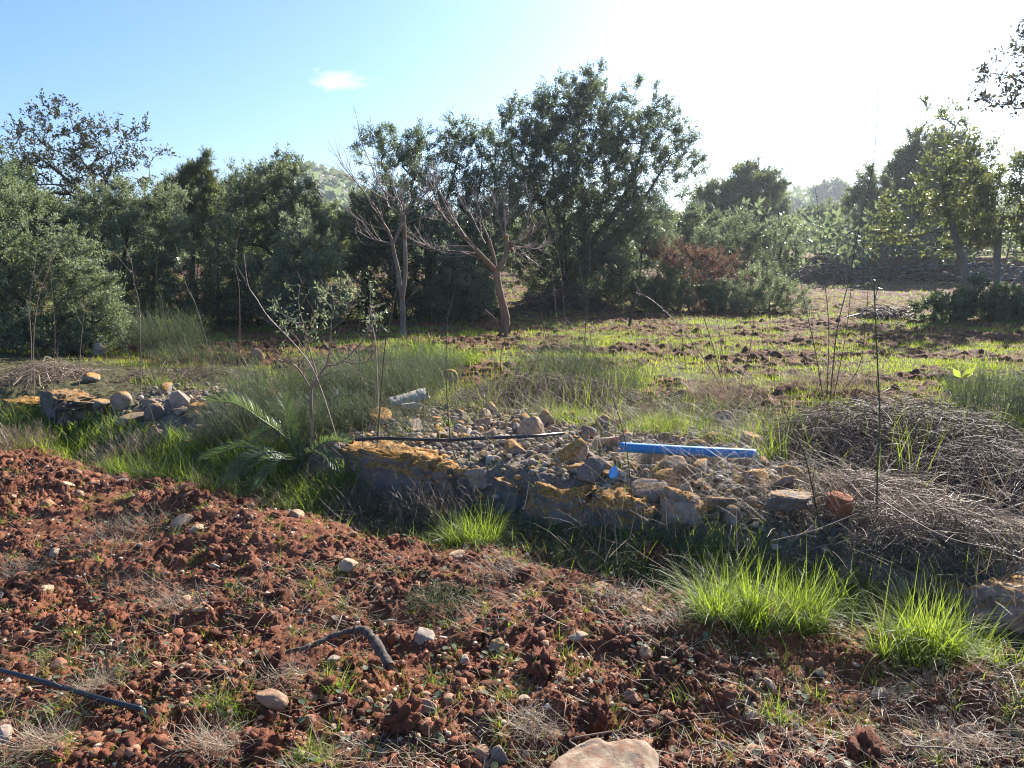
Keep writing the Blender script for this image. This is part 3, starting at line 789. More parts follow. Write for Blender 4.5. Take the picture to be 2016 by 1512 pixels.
def rub(px, py, size, cls, label, lift=.45, yaw=None, tilt=.35, name="rubble_stone"):
    p = G(px, py)
    o = put_stone(name, ROCKS[cls][rng.integers(len(ROCKS[cls]))], (p[0], p[1], p[2] + size[2] * lift * 1.1 + .01), tuple(.92 * k for k in size), yaw, tilt)
    tag(o, label, "stone", "rubble of the tumbled wall")
for a_ in [(745, 838, (.12, .09, .085), 'lichenstone', "rusty lichen-spotted stone at the left end of the grey plank"),
           (886, 758, (.13, .10, .11), 'lichenstone', "upright orange stone standing among weeds behind the rubble"),
           (1042, 858, (.10, .08, .08), 'tanstone', "pinkish brown boulder right of the black hose"),
           (1155, 868, (.075, .06, .06), 'limestone', "smooth grey round stone left of the blue pipe"),
           (1093, 856, (.055, .045, .035), 'limestone', "small pale stone between the pinkish boulder and the grey one"),
           (1190, 885, (.12, .08, .05), 'tanstone', "flat tan stone touching the left end of the blue pipe"),
           (1122, 915, (.16, .11, .10), 'lichenstone', "orange-crowned dark rock left of the blue scrap"),
           (1360, 918, (.12, .08, .08), 'lichenstone', "lichened brown rock just below the blue pipe"),
           (1305, 935, (.09, .07, .05), 'lichenstone', "orange stone in the middle of the rubble below the pipe"),
           (1335, 945, (.09, .07, .08), 'tanstone', "triangular tan stone near the red earth patch"),
           (1315, 955, (.10, .07, .06), 'lichenstone', "yellowish stone leaning on the triangular tan one"),
           (1475, 922, (.10, .07, .06), 'limestone', "grey rounded stone under the right end of the pipe"),
           (1485, 960, (.10, .08, .08), 'lichenstone', "pale stone with one bright orange lichen patch"),
           (1550, 955, (.10, .07, .06), 'limestone', "grey slab stone at the bramble's left foot"),
           (1085, 830, (.06, .05, .05), 'limestone', "small grey stone high in the dry grass behind"),
           (1420, 842, (.12, .09, .09), 'limestone', "dark rounded boulder in the grass behind the blue pipe"),
           (1225, 845, (.08, .06, .06), 'limestone', "grey stone in dry grass behind the pipe's left end"),
           (1345, 1000, (.05, .04, .11), 'tanstone', "thin upright shard of stone with a lit edge"),
           (1275, 985, (.12, .06, .09), 'limestone', "grey mottled stone behind the orange-ridged facing stone"),
           (1165, 945, (.12, .07, .08), 'limestone', "grey stone beside the blue scrap"),
           (940, 935, (.10, .08, .06), 'limestone', "grey stone behind the short orange-topped wall stone"),
           (1010, 895, (.10, .08, .06), 'lichenstone', "bright orange stone right of the grassy gap"),
           (965, 868, (.10, .06, .05), 'limestone', "pale knobbly stone under the black hose"),
           (355, 802, (.12, .09, .12), 'palestone', "tall pale grey stone at the right end of the left rubble"),
           (330, 775, (.09, .06, .05), 'lichenstone', "bright orange lichened stone at the back of the left rubble"),
           (185, 752, (.12, .08, .07), 'lichenstone', "ochre stone behind the long left slab"),
           (238, 805, (.11, .09, .09), 'limestone', "dark blocky stone in the left rubble"),
           (260, 835, (.15, .08, .06), 'limestone', "wide grey stone at the front of the left rubble"),
           (305, 830, (.06, .05, .09), 'lichenstone', "upright orange stone at the front of the left rubble"),
           (200, 810, (.10, .08, .08), 'lichenstone', "orange stone under the end of the long left slab"),
           (225, 850, (.11, .07, .05), 'lichenstone', "flat yellowish stone nearest the left grass bank"),
           (380, 825, (.06, .05, .05), 'lichenstone', "small orange stone beside the palm frond tip"),
           (505, 715, (.09, .07, .10), 'tanstone', "lone reddish stone in the grass left of the pale leaning stalk"),
           (195, 700, (.11, .08, .08), 'palestone', "pale stone under the left bushes"),
           (1590, 1000, (.08, .05, .05), 'limestone', "grey stone left of the orange brick"),
           (1440, 1035, (.09, .06, .06), 'limestone', "grey stone half hidden in dry straw in front of the wall")]:
    rub(a_[0], a_[1], a_[2], a_[3], a_[4])
RL = [((745, 838), "rusty spotted stone"), ((886, 758), "upright orange stone in the weeds"), ((1042, 858), "pinkish boulder"), ((1270, 880), "left end of the blue pipe"),
      ((1470, 890), "right end of the blue pipe"), ((1122, 915), "orange-crowned dark rock"), ((1205, 945), "blue plastic scrap"), ((850, 865), "black hose on the rubble"), ((1485, 960), "stone with one orange patch"),
      ((1380, 985), "red earth patch"), ((230, 800), "dark blocky stone of the left heap"), ((330, 800), "tall pale stone of the left heap"), ((800, 905), "top of the longest slab"), ((1645, 1010), "orange brick"), ((1600, 900), "bramble's left foot"), ((940, 830), "dry grass behind the rubble")]
placed = []
def rubble_field(n, urange, srange, dens=None):
    k = 0; tr = 0
    while k < n and tr < 20000:
        tr += 1
        u = rng.uniform(*urange); s = rng.uniform(*srange)
        x, y = WA + WT * u + WN * s
        px, py = pix(np.array([x, y, .3]))
        if not (-40 < px < 2060): continue
        size = min(.085, .020 + .019 * rng.pareto(2.0))
        if any((x - c[0]) ** 2 + (y - c[1]) ** 2 < .55 * (size + c[2]) ** 2 for c in placed): continue
        placed.append((x, y, size)); k += 1
        cls = rng.choice(["limestone", "lichenstone", "tanstone", "palestone"], p=[.42, .34, .14, .10])
        fl = rng.uniform(.4, .8); el = rng.uniform(.8, 1.6)
        z = float(gz(x, y)) + size * fl * rng.uniform(.3, 1.0) + .01
        o = put_stone("rubble_stone", ROCKS[cls][rng.integers(len(ROCKS[cls]))], (x, y, z), (size * el, size / el ** .5, size * fl), None, .4)
        ln_ = min(RL, key=lambda l: (l[0][0] - px) ** 2 + 3 * (l[0][1] - py) ** 2)[1]
        sw = "small" if size < .035 else "medium" if size < .06 else "large"
        cw = {"limestone": "grey", "lichenstone": "orange-lichened", "tanstone": "tan", "palestone": "whitish"}[cls]
        sh = "long" if el > 1.25 else "blocky" if el > .95 else "squat"
        tag(o, f"{sw} {sh} {cw} rubble stone near the {ln_}", "stone", "rubble of the tumbled wall")
rubble_field(212, (3.75, 6.6), (.12, 1.75))
rubble_field(50, (1.1, 2.6), (.05, 1.1))
n = 5200
uu = np.where(rng.random(n) < .75, rng.uniform(3.3, 7.4, n), rng.uniform(.6, 2.8, n)); ss = rng.uniform(.05, 1.9, n)
xy = WA + WT * uu[:, None] + WN * ss[:, None]
sz = np.minimum(.035, .008 + .007 * rng.pareto(2, n))
o = scatter_rocks("wall_gravel", np.stack([xy[:, 0], xy[:, 1], gz(xy[:, 0], xy[:, 1]) + sz * .3], -1), sz, *I1,
                  mat_tinted_rock("rubble_chips", [(0, (.16, .14, .12)), (.5, (.30, .26, .22)), (.8, (.38, .26, .12)), (1, (.50, .45, .39))]))
o["kind"] = "stuff"; tag(o, "small grey and rusty stone chips between the rubble of the wall", "stone chips")

n = 1500
uu = np.where(rng.random(n) < .8, rng.uniform(3.5, 6.9, n), rng.uniform(1.1, 2.8, n)); ss = rng.uniform(.1, 1.75, n) ** 1.0
xy = WA + WT * uu[:, None] + WN * ss[:, None]; sz = rng.uniform(.014, .036, n)
o = scatter_rocks("wall_stones", np.stack([xy[:, 0], xy[:, 1], gz(xy[:, 0], xy[:, 1]) + sz * rng.uniform(.2, .8, n)], -1), sz, *I2,
                  mat_tinted_rock("rubble_cobbles", [(0, (.18, .165, .15)), (.45, (.32, .27, .215)), (.7, (.40, .31, .225)), (.86, (.36, .19, .05)), (1, (.50, .45, .39))], 18.))
o["kind"] = "stuff"; tag(o, "fist-sized and smaller broken stones packed between the larger rubble", "stone rubble")

# ------------------------------------------------------------------ pipe, scrap, hoses, plank, brick, sticks
M['blue'] = mat_plain("blue_pipe_plastic", (.012, .20, .52), .5, .4, .25, 16, (.05, .27, .52))
M['lightblue'] = mat_plain("pale_blue_plastic", (.12, .42, .80), .4, .5, .2, 8)
M['black'] = mat_plain("black_hose_rubber", (.012, .013, .016), .38, .5, .9, 20)
M['greywood'] = mat_bark("weathered_grey_wood", (.26, .235, .20), (.42, .39, .34), 25)
M['stickwood'] = mat_bark("peeling_branch_bark", (.035, .026, .022), (.17, .135, .11), 40)
def hollow_pipe(name, P, r, wall, mat, label, cat, sides=20, k=40, jag=0.0):
    L = smooth_line(P, k)
    a = Acc()
    T = unit(np.gradient(L, axis=0)); A = unit(np.cross(T, [0, 0, 1.])); B = np.cross(T, A)
    an = np.arange(sides) / sides * 2 * np.pi
    ringf = A[:, None] * np.cos(an)[:, None] + B[:, None] * np.sin(an)[:, None]
    outp = L[:, None] + r * ringf; inn = L[:, None] + (r - wall) * ringf
    if jag:
        outp[0] += T[0] * rng.normal(0, jag, sides)[:, None]; inn[0] = outp[0] - ringf[0] * wall
    co = np.concatenate([outp.reshape(-1, 3), inn.reshape(-1, 3)])
    i = np.arange(k * sides).reshape(k, sides); j = np.roll(i, -1, 1); m = k * sides
    q = [np.stack([i[:-1], j[:-1], j[1:], i[1:]], -1).reshape(-1, 4), np.stack([i[:-1], i[1:], j[1:], j[:-1]], -1).reshape(-1, 4) + m,
         np.stack([i[0], i[0] + m, j[0] + m, j[0]], -1), np.stack([i[-1], j[-1], j[-1] + m, i[-1] + m], -1)]
    o = mesh_np(name, co, np.concatenate(q), mat=mat, smooth=True)
    if label: tag(o, label, cat)
    return o
pA = G(1221, 893); pB = G(1490, 905)
pA[2] = .42; pB[2] = .37
# place on rays so that both ends lie on top of the stones
rA, rB = ray(1221, 880), ray(1487, 894)
tA = (EYE - pA[2]) / -rA[2]; tB = (EYE - pB[2]) / -rB[2]
eA = rA * tA + [0, 0, EYE]; eB = rB * tB + [0, 0, EYE]
hollow_pipe("water_pipe", [eA, (eA + eB) / 2 + [0, 0, -.002], eB], .031, .004, M['blue'], "straight bright blue plastic pipe lying across the rubble", "pipe", jag=.008)
# light blue scrap: a curved shard of a tube
c0 = G(1204, 952); th = np.linspace(-1.2, 1.2, 14); hh = np.linspace(0, 1, 16)
co = []
for layer in (0, .003):
    for h_ in hh:
        wv = .030 * math.sin(math.pi * min(1, .12 + .92 * h_)) ** .7
        co.append(np.stack([wv * np.sin(th), -.03 * np.cos(th) - layer, np.full(14, h_ * .085)], -1))
co = np.array(co).reshape(-1, 3)
i = np.arange(16 * 14).reshape(16, 14); m_ = 16 * 14
q = np.stack([i[:-1, :-1], i[:-1, 1:], i[1:, 1:], i[1:, :-1]], -1).reshape(-1, 4)
o = mesh_np("plastic_scrap", co, np.concatenate([q, q[:, ::-1] + m_]), mat=M['lightblue'], smooth=True)
o.location = (c0[0], c0[1], c0[2] + .02); o.rotation_euler = (-.5, .25, -.3)
tag(o, "small light blue curved plastic scrap stuck among the lichened stones", "plastic scrap")
def hose(P, r, label, k=60):
    return hollow_pipe("irrigation_hose", P, r, .003, M['black'], label, "hose", 12, k)
hp = []
for px, py in ((-160, 1285), (-60, 1305), (40, 1330), (120, 1352), (200, 1376), (278, 1396)):
    p = G(px, py); z = float(macro(p[0], p[1])) + .075; r = ray(px, py); t = (EYE - z) / -r[2]
    hp.append(r * t + [0, 0, EYE])
hs = hose(hp, .0095, "thick black hose running in from the left edge over red soil")
tip = Acc(); e = hp[-1]
line_tube(tip, [e, e + [.012, -.004, .002], e + [.018, -.008, -.02], e + [.022, -.012, -.055]], .004, .003, 10, 6)
tp = tip.build("drip_tail", mat_plain("pale_green_drip_tube", (.16, .24, .20), .5), smooth=True)
tp.parent = hs
hp = []
for px, py, z in ((700, 866, .34), (760, 863, .36), (860, 867, .37), (930, 864, .38), (1000, 861, .39), (1055, 858, .40), (1110, 853, .36)):
    r = ray(px, py); t = (EYE - z) / -r[2]; hp.append(r * t + [0, 0, EYE])
hose(hp, .011, "black hose lying over the rubble left of the pinkish boulder")
# weathered plank: a warped board, thick, with a pale broken end block
def board(name, c, L, W, T, yaw, tilt, mat, label, cat, n=18):
    xs = np.linspace(-L / 2, L / 2, n); prof = [(-W / 2, 0), (W / 2, 0), (W / 2, T), (-W / 2, T)]
    co = np.array([[(x, y_ * (1 + .08 * math.sin(x * 20)), z_ + .012 * math.sin(x * 6) + .004 * rng.normal()) for y_, z_ in prof] for x in xs]).reshape(-1, 3)
    co[:4, 0] += rng.normal(0, .012, 4); co[-4:, 0] += rng.normal(0, .02, 4)
    q = [[k * 4 + j, k * 4 + (j + 1) % 4, k * 4 + 4 + (j + 1) % 4, k * 4 + 4 + j] for k in range(n - 1) for j in range(4)] + [[3, 2, 1, 0], [4 * n - 4, 4 * n - 3, 4 * n - 2, 4 * n - 1]]
    o = mesh_np(name, co, q, mat=mat)
    o.location = c; o.rotation_euler = (tilt[0], tilt[1], yaw)
    if label: tag(o, label, cat)
    return o
c = G(808, 812); pl = board("grey_plank", (c[0], c[1] - .03, c[2] + .13), .34, .13, .014, .42, (.45, -.12), M['greywood'], "weathered pale grey plank tilted against a rusty stone", "plank")
b2 = board("broken_block", (0, 0, 0), .15, .03, .075, 0, (0, 0), mat_bark("fresh_grey_fibre", (.42, .39, .34), (.52, .48, .42), 40), None, None, 8)
b2.parent = pl; b2.location = (-.03, -.085, -.06); b2.rotation_euler = (.1, 0, -.3)
# clay brick fragment
V, Fc = I3
P = np.sign(V) * np.abs(V) ** .35; P = P * (1 + .05 * rng.normal(size=(len(P), 1)))
o = mesh_np("brick_fragment", P, tris=Fc, mat=M['brick'])
c = G(1648, 1030); o.location = (c[0], c[1], c[2] + .07); o.scale = (.062, .04, .085); o.rotation_euler = (.2, .12, -.45)
tag(o, "orange clay brick fragment standing in dry straw at the bramble foot", "brick")
# crooked broken branch
def on_soil(px, py, h):
    r = ray(px, py); p = G(px, py); z = float(macro(p[0], p[1])) + h
    return r * ((EYE - z) / -r[2]) + [0, 0, EYE]
a = Acc()
mainP = [on_soil(500, 1302, .01), on_soil(560, 1285, .025), on_soil(610, 1272, .04), on_soil(655, 1252, .06), on_soil(690, 1242, .075), on_soil(714, 1238, .085), on_soil(735, 1258, .075), on_soil(752, 1285, .055), on_soil(768, 1312, .03)]
k = 60; Lp = smooth_line(mainP, k); rr = np.interp(np.linspace(0, 1, k), [0, .3, .6, .72, 1], [.006, .010, .014, .019, .021]) * (1 + .10 * rng.normal(size=k))
tubes(a, (Lp + rng.normal(0, .0015, Lp.shape))[None], rr[None], 12)
e = Lp[-1]; a.add(np.vstack([e[None], e + rr[-1] * np.array([[1, 0, 0], [.5, -.3, .8], [-.5, -.3, .8], [-1, 0, 0], [-.5, 0, -.8], [.5, 0, -.8]])]), None, np.full(7, .9), [[0, i_, i_ % 6 + 1] for i_ in range(1, 7)])
br = a.build("broken_branch", M['stickwood'], smooth=True)
tag(br, "crooked grey-brown broken branch with peeling bark lying on the soil", "branch")
a = Acc()
line_tube(a, [on_soil(655, 1252, .06), on_soil(668, 1225, .09), on_soil(674, 1208, .10)], .005, .002, 8, 6)
line_tube(a, [on_soil(735, 1258, .075), on_soil(738, 1275, .04), on_soil(741, 1290, .01)], .004, .002, 8, 6)
tw_ = a.build("side_twig", M['twig']); tw_.parent = br
a = Acc(); line_tube(a, [on_soil(850, 1068, .03), on_soil(875, 1060, .05), on_soil(895, 1052, .055), on_soil(900, 1043, .07)], .012, .007, 20, 8)
o = a.build("cut_stick", M['greywood'], smooth=True); tag(o, "pale cut stick lying left of the bright grass tuft", "stick")
for P_, lab in (([(1135, 1470), (1125, 1455), (1205, 1440)], "short pale stick just above the flat slab"), ([(1760, 1455), (1785, 1470), (1800, 1470), (1870, 1473)], "thin bent pale stick in the straw at lower right"),
                ([(1260, 1098), (1280, 1068), (1285, 1064)], "short straw-coloured stick in front of the orange-ridged stone"), ([(985, 1440), (1020, 1405), (1045, 1390)], "thin pale stick crossing the straw left of the slab")):
    a = Acc(); line_tube(a, [on_soil(*q_, .03 + .01 * i_) for i_, q_ in enumerate(P_)], .0045, .003, 12, 6)
    o = a.build("dry_stick", M['twig']); tag(o, lab, "stick")
# ------------------------------------------------------------------ trees and bushes
def skeleton(acc, stems, att, r_tip=.003, r_base=.06, up=.18, step=.3, tint=.5, sides=6):
    """stems: list of (m,3) polylines; att: points the limbs reach. Adds tapering limbs to acc."""
    nodes, par = [], []
    for S in stems:
        L = smooth_line(S, max(4, int(np.linalg.norm(np.diff(S, axis=0), axis=1).sum() / step) + 2))
        # start on an earlier stem when close to it
        p0 = -1
        if nodes:
            d = np.linalg.norm(np.array(nodes) - L[0], axis=1)
            if d.min() < .12: p0 = int(d.argmin())
        for i, p in enumerate(L):
            par.append(p0 if i == 0 else len(nodes) - 1); nodes.append(p)
    nstem = len(nodes)
    A = np.zeros((nstem + len(att) * 30, 3)); A[:nstem] = nodes; n = nstem
    par = list(par)
    base0 = np.asarray(nodes[0])
    order = np.argsort(np.linalg.norm(att - np.asarray(nodes[nstem // 2]), axis=1))
    tips = []
    for i in order:
        a = att[i]
        d = A[:n] - a
        cost = np.linalg.norm(d, axis=1) + .9 * np.maximum(0, d[:, 2] + .05)
        j = int(cost.argmin())
        dist = np.linalg.norm(A[j] - a)
        k = int(np.clip(math.ceil(dist / step), 1, 25))
        pd = unit((A[j] - A[par[j]])[None])[0] if par[j] >= 0 else np.array([0, 0, 1.])
        c1 = A[j] + (pd * .5 + np.array([0, 0, .25])) * dist * .35
        last = j
        for q_ in range(1, k + 1):
            t = q_ / k
            p = (1 - t) ** 2 * A[j] + 2 * t * (1 - t) * c1 + t * t * a
            if q_ < k: p = p + rng.normal(0, .05 * dist / k + .004, 3)
            if n >= len(A): A = np.vstack([A, np.zeros((2000, 3))])
            A[n] = p; par.append(last); last = n; n += 1
        tips.append(last)
    A = A[:n]; par = np.array(par)
    e = 2.3
    rr = np.zeros(n); isleaf = np.ones(n, bool); isleaf[par[par >= 0]] = False
    rr[isleaf] = r_tip ** e
    for i in range(n - 1, -1, -1):
        if par[i] >= 0: rr[par[i]] += rr[i]
    rad = np.maximum(rr, 1e-12) ** (1 / e)
    sc_ = r_base / rad[0]
    if sc_ < 1: rad = np.where(rad > r_tip * 1.5, r_tip * 1.5 + (rad - r_tip * 1.5) * (r_base - r_tip) / max(1e-6, rad[0] - r_tip), rad)
    else: rad = rad * (1 + (sc_ - 1) * sst(0, 1, rad / rad[0]))
    c = np.where(par >= 0)[0]
    P = np.stack([A[par[c]], A[c]], 1)
    P[:, 1] += (P[:, 1] - P[:, 0]) * .06
    # a side limb starts with its own radius, not the parent's
    rp = np.minimum(rad[par[c]], rad[c] * 1.45)
    thick = rad[c] > .02
    tubes(acc, P[thick], np.stack([rp, rad[c]], 1)[thick], sides + 2, tint)
    tubes(acc, P[~thick], np.stack([rp, rad[c]], 1)[~thick], 4, tint)
    return A
def lobe_points(lobes, Y, cl, depth=.9, ymin=None):
    out_, outw = [], []
    for lb in lobes:
        px, py, rx, ry = lb[:4]; dy = lb[4] if len(lb) > 4 else rng.normal(0, .15) * rx * Y / F; dn = lb[5] if len(lb) > 5 else 1.0
        c = D(px, py, Y + dy); a_, b_ = rx * (Y + dy) / F, ry * (Y + dy) / F
        n = max(3, int(cl * dn * math.pi * a_ * b_))
        d = unit(rng.normal(size=(n, 3))); r_ = rng.uniform(0, 1, n) ** (1 / 2.6)
        p = c + d * r_[:, None] * np.array([a_, depth * min(a_, 1.6 * b_), b_])
        out_.append(p); outw.append(d)
    p, d = np.concatenate(out_), np.concatenate(outw)
    zg = macro(p[:, 0], p[:, 1]) + .04
    k = p[:, 2] > zg - .15
    p[:, 2] = np.maximum(p[:, 2], zg)
    return p[k], d[k]
def tree(name, label, cat, Y, lobes, stems, leaf, mat, bark='bark', cl=26, per=60, ell=.20, nt=5, r_base=.06, group=None, upb=.5, spread=.6, depth=.9,
         crown_name="crown", tintmap=None, twig_r=.0018, crownmats=None, r_tip=.004, step=.3):
    cl, per, leaf = cl * 1.45, int(per * 1.75), (leaf[0] * .85, leaf[1] * .92)
    if cat in ('bush', 'shrub'):
        r_base *= .5
        x0_, x1_ = min(l[0] - .7 * l[2] for l in lobes), max(l[0] + .7 * l[2] for l in lobes)
        gy_ = 500 + 1.4 * F / Y
        lobes = list(lobes) + [(x_, gy_ - 24, 34, 30, rng.uniform(-.3, .2), 1.0) for x_ in np.arange(x0_ + 15, x1_, 44)]
    att, outd = lobe_points(lobes, Y, cl, depth)
    base = stems[0][0]
    rt = root(name, base, label, cat, group)
    ta = Acc()
    skeleton(ta, [np.asarray(s, float) for s in stems], att, r_base=r_base, r_tip=r_tip, step=step)
    n = len(att)
    tb = np.repeat(att, nt, 0)
    td = unit(.8 * np.repeat(outd, nt, 0) + [0, 0, upb] + rng.normal(0, spread, (n * nt, 3)))
    tl = ell * rng.uniform(.5, 1.5, n * nt)
    tubes(ta, np.stack([tb, tb + td * tl[:, None]], 1), np.stack([np.full(n * nt, twig_r * 1.3), np.full(n * nt, twig_r * .6)], 1), 3)
    ta.build("trunk", M[bark], rt, base)
    k = max(1, int(per / nt))
    ca = Acc()
    t = rng.uniform(.12, 1.05, (n * nt, k))
    C = (tb[:, None] + td[:, None] * (tl[:, None] * t)[..., None] + rng.normal(0, .10 * ell, (n * nt, k, 3))).reshape(-1, 3)
    ax = (.55 * np.repeat(td, k, 0) + rng.normal(0, .55, (n * nt * k, 3)) + [0, 0, .12])
    ct = np.repeat(np.repeat(rng.normal(0, .13, n), nt), k)       # every spray has its own tone
    tint = np.clip(rng.beta(2, 2.2, len(C)) + ct, 0, 1)
    if tintmap is not None: tint = tintmap(C, tint)
    sz = rng.uniform(.65, 1.25, len(C))
    leaves(ca, C, ax, leaf[0] * sz, leaf[1] * sz, tint)
    ca.build(crown_name, M[mat], rt, base)
    return rt
def gp(px, Y, py=None):
    """ground point under pixel column px at distance Y"""
    p = D(px, 640, Y); p[2] = float(macro(p[0], p[1])) - .03
    return p
def stem_px(pts, Y, dj=.0):
    """pixel polyline at distance Y, first point on the ground"""
    P = [gp(pts[0][0], Y)] + [D(a, b, Y + dj * i) for i, (a, b) in enumerate(pts[1:], 1)]
    return np.array(P)
def bush_stems(pxs, Y, tops, jit=.2):
    return [stem_px([(a, 0), ((a + b[0]) / 2 + rng.normal(0, 6), (640 + b[1]) / 2), b], Y + rng.uniform(-jit, jit)) for a, b in zip(pxs, tops)]
OL, OK_ = (.050, .017), (.050, .024)

# --- left bank
tree("wild_olive_bush", "grey-green wild olive bush filling the left edge in front", "bush", 10.6,
     [(30, 560, 110, 100), (105, 620, 100, 80), (180, 600, 55, 80), (20, 460, 80, 90), (140, 530, 70, 70), (-60, 500, 110, 180), (60, 690, 90, 50), (170, 670, 50, 40), (215, 640, 25, 30)],
     bush_stems((20, 80, 130, 170), 10.6, ((30, 540), (90, 600), (140, 560), (185, 590))), (.046, .017), 'olive', cl=34, per=120, ell=.19)
tree("evergreen_oak_tree", "dark evergreen tree at the left edge behind the wild olive", "tree", 13.5,
     [(-10, 400, 70, 100), (40, 430, 60, 80), (80, 470, 60, 70), (-60, 430, 60, 120), (20, 500, 90, 70), (110, 430, 40, 40, 0, .7)],
     bush_stems((10, 60), 13.5, ((5, 420), (60, 450))), OK_, 'oak', cl=28, per=120, ell=.22)
tree("carob_tree", "sparse carob tree rising over the left bushes, branches open against blue sky", "tree", 15.5,
     [(70, 280, 60, 45, 0, .8), (135, 265, 50, 55, 0, .9), (195, 285, 55, 55), (240, 285, 40, 40, 0, .9), (40, 320, 60, 40), (110, 320, 80, 40), (200, 335, 80, 45), (285, 330, 35, 28, 0, .6), (86, 220, 14, 32, 0, .7), (128, 225, 16, 24, 0, .7),
      (322, 300, 14, 16, 0, .6), (10, 300, 50, 50), (-50, 310, 60, 60), (150, 370, 120, 40), (60, 370, 80, 50), (284, 258, 12, 12, 0, .7)],
     [stem_px([(195, 0), (190, 520), (188, 430), (185, 370), (183, 330)], 15.5), stem_px([(195, 0), (188, 520), (188, 400), (215, 345), (222, 300)], 15.5), stem_px([(195, 0), (188, 420), (150, 370), (90, 320), (50, 300)], 15.5)],
     (.078, .036), 'carobdark', cl=17, per=20, ell=.20, nt=4, r_base=.09, tintmap=lambda C, t: t * .55 + .45 * (t > .93), twig_r=.003)
tree("grey_olive_thicket", "tall grey-green olive thicket in front of the carob trunk", "bush", 14.0,
     [(205, 430, 75, 70), (260, 410, 65, 55), (235, 520, 100, 95), (160, 490, 70, 80), (305, 470, 70, 75), (290, 570, 95, 75), (215, 610, 70, 40), (330, 420, 45, 45), (170, 580, 60, 60)],
     bush_stems((190, 240, 300, 170), 14., ((205, 450), (255, 430), (310, 480), (160, 510))), OL, 'olive', cl=30, per=110, ell=.21, tintmap=lambda C, t: t * .9)
tree("young_pine_tree", "young pine with upright candle shoots above the left thicket", "pine", 18.0,
     [(375, 415, 55, 50), (340, 430, 45, 45), (410, 430, 35, 50), (380, 480, 60, 60), (345, 385, 12, 22, 0, 2), (362, 370, 9, 28, 0, 2), (380, 360, 9, 32, 0, 2), (398, 350, 8, 36, 0, 2), (411, 372, 8, 28, 0, 2), (425, 385, 8, 22, 0, 2), (335, 375, 7, 20, 0, 2), (405, 328, 4, 20, 0, 3)],
     [stem_px([(380, 0), (380, 500), (382, 430), (385, 390)], 18.)], (.13, .014), 'pine', cl=26, per=130, ell=.20, upb=1.3, spread=.4, tintmap=lambda C, t: np.clip(t + .1, 0, 1))
tree("small_oak_tree", "small dark oak in the gap between the pine and the big oak bush", "tree", 19.5,
     [(450, 400, 45, 55), (500, 380, 45, 50), (430, 450, 40, 60), (480, 440, 60, 60), (462, 350, 14, 18, 0, .8), (470, 500, 70, 60)], bush_stems((450, 490), 19.5, ((450, 420), (495, 400))), OK_, 'oak', cl=26, per=110, ell=.24,
     tintmap=lambda C, t: t * .6)
tree("oak_bush", "broad rounded grey-green oak bush topped by two leafy shoots left of the hill", "bush", 15.6,
     [(555, 365, 55, 48), (520, 390, 45, 45), (592, 405, 38, 42), (580, 455, 75, 70), (480, 420, 45, 60), (465, 520, 60, 90), (545, 520, 80, 80), (545, 318, 16, 16, 0, .9), (592, 335, 14, 14, 0, .8), (500, 600, 90, 40), (620, 460, 38, 50)],
     bush_stems((470, 530, 590), 15.6, ((470, 450), (545, 400), (600, 430))), OK_, 'olive', cl=30, per=115, ell=.21, tintmap=lambda C, t: t * .72)
tree("brownish_thicket", "brownish half-bare thicket between the olive thicket and bright bush", "bush", 14.4,
     [(420, 560, 60, 75), (370, 580, 50, 55), (480, 570, 50, 65), (440, 480, 40, 50, 0, .7), (400, 620, 70, 25)], bush_stems((390, 430, 480, 410), 14.4, ((395, 480), (430, 440), (478, 470), (415, 520))), OL, 'olive', cl=28, per=60, ell=.22, twig_r=.003,
     tintmap=lambda C, t: t * .7)
tree("bright_olive_bush", "brightest silvery olive bush catching the light left of the fork-trunked bare tree", "bush", 14.0,
     [(600, 500, 62, 55), (625, 560, 48, 60), (565, 575, 50, 55), (590, 445, 30, 25), (610, 615, 55, 25)], bush_stems((570, 610, 640), 14., ((570, 500), (610, 480), (630, 530))), OL, 'olive', cl=38, per=130, ell=.18, tintmap=lambda C, t: np.clip(t + .14, 0, 1))
tree("yellow_pine", "pale yellow-green pine below the hill notch", "pine", 26.0,
     [(640, 445, 30, 40), (622, 430, 22, 34), (660, 470, 26, 36), (650, 510, 40, 40)], [stem_px([(640, 0), (640, 480), (640, 420)], 26.)], (.16, .03), 'pine', cl=18, per=110, ell=.28, tintmap=lambda C, t: np.clip(t + .3, 0, 1))
tree("notch_pine", "small green pine right of the hill notch behind the fork-trunked bare tree", "pine", 22.0,
     [(722, 405, 28, 28), (700, 430, 26, 34), (740, 425, 36, 36), (720, 465, 46, 46)], [stem_px([(715, 0), (715, 480), (715, 400)], 22.)], (.15, .025), 'pine', cl=20, per=110, ell=.26)
# --- middle
tree("feathery_oak_tree", "oak with feathery see-through top behind the two bare trees", "tree", 17.5,
     [(735, 300, 42, 35, 0, .8), (765, 265, 22, 24, 0, .8), (800, 275, 32, 38, 0, .8), (845, 310, 50, 55, 0, .9), (890, 275, 28, 38, 0, .8), (915, 265, 22, 22, 0, .7), (915, 320, 40, 55, 0, .9), (950, 290, 28, 38, 0, .7), (700, 285, 14, 14, 0, .7), (780, 330, 50, 40, 0, .8), (860, 375, 80, 45), (940, 390, 50, 55), (760, 375, 50, 30, 0, .8), (985, 400, 30, 45), (830, 430, 110, 50)],
     [stem_px([(840, 0), (840, 520), (835, 430), (820, 340)], 17.5), stem_px([(840, 0), (845, 480), (880, 390), (905, 300)], 17.5), stem_px([(840, 0), (838, 480), (790, 400), (750, 320)], 17.5), stem_px([(900, 0), (930, 450), (945, 360), (950, 300)], 17.5)],
     OK_, 'oak', cl=28, per=80, ell=.22, r_base=.10)
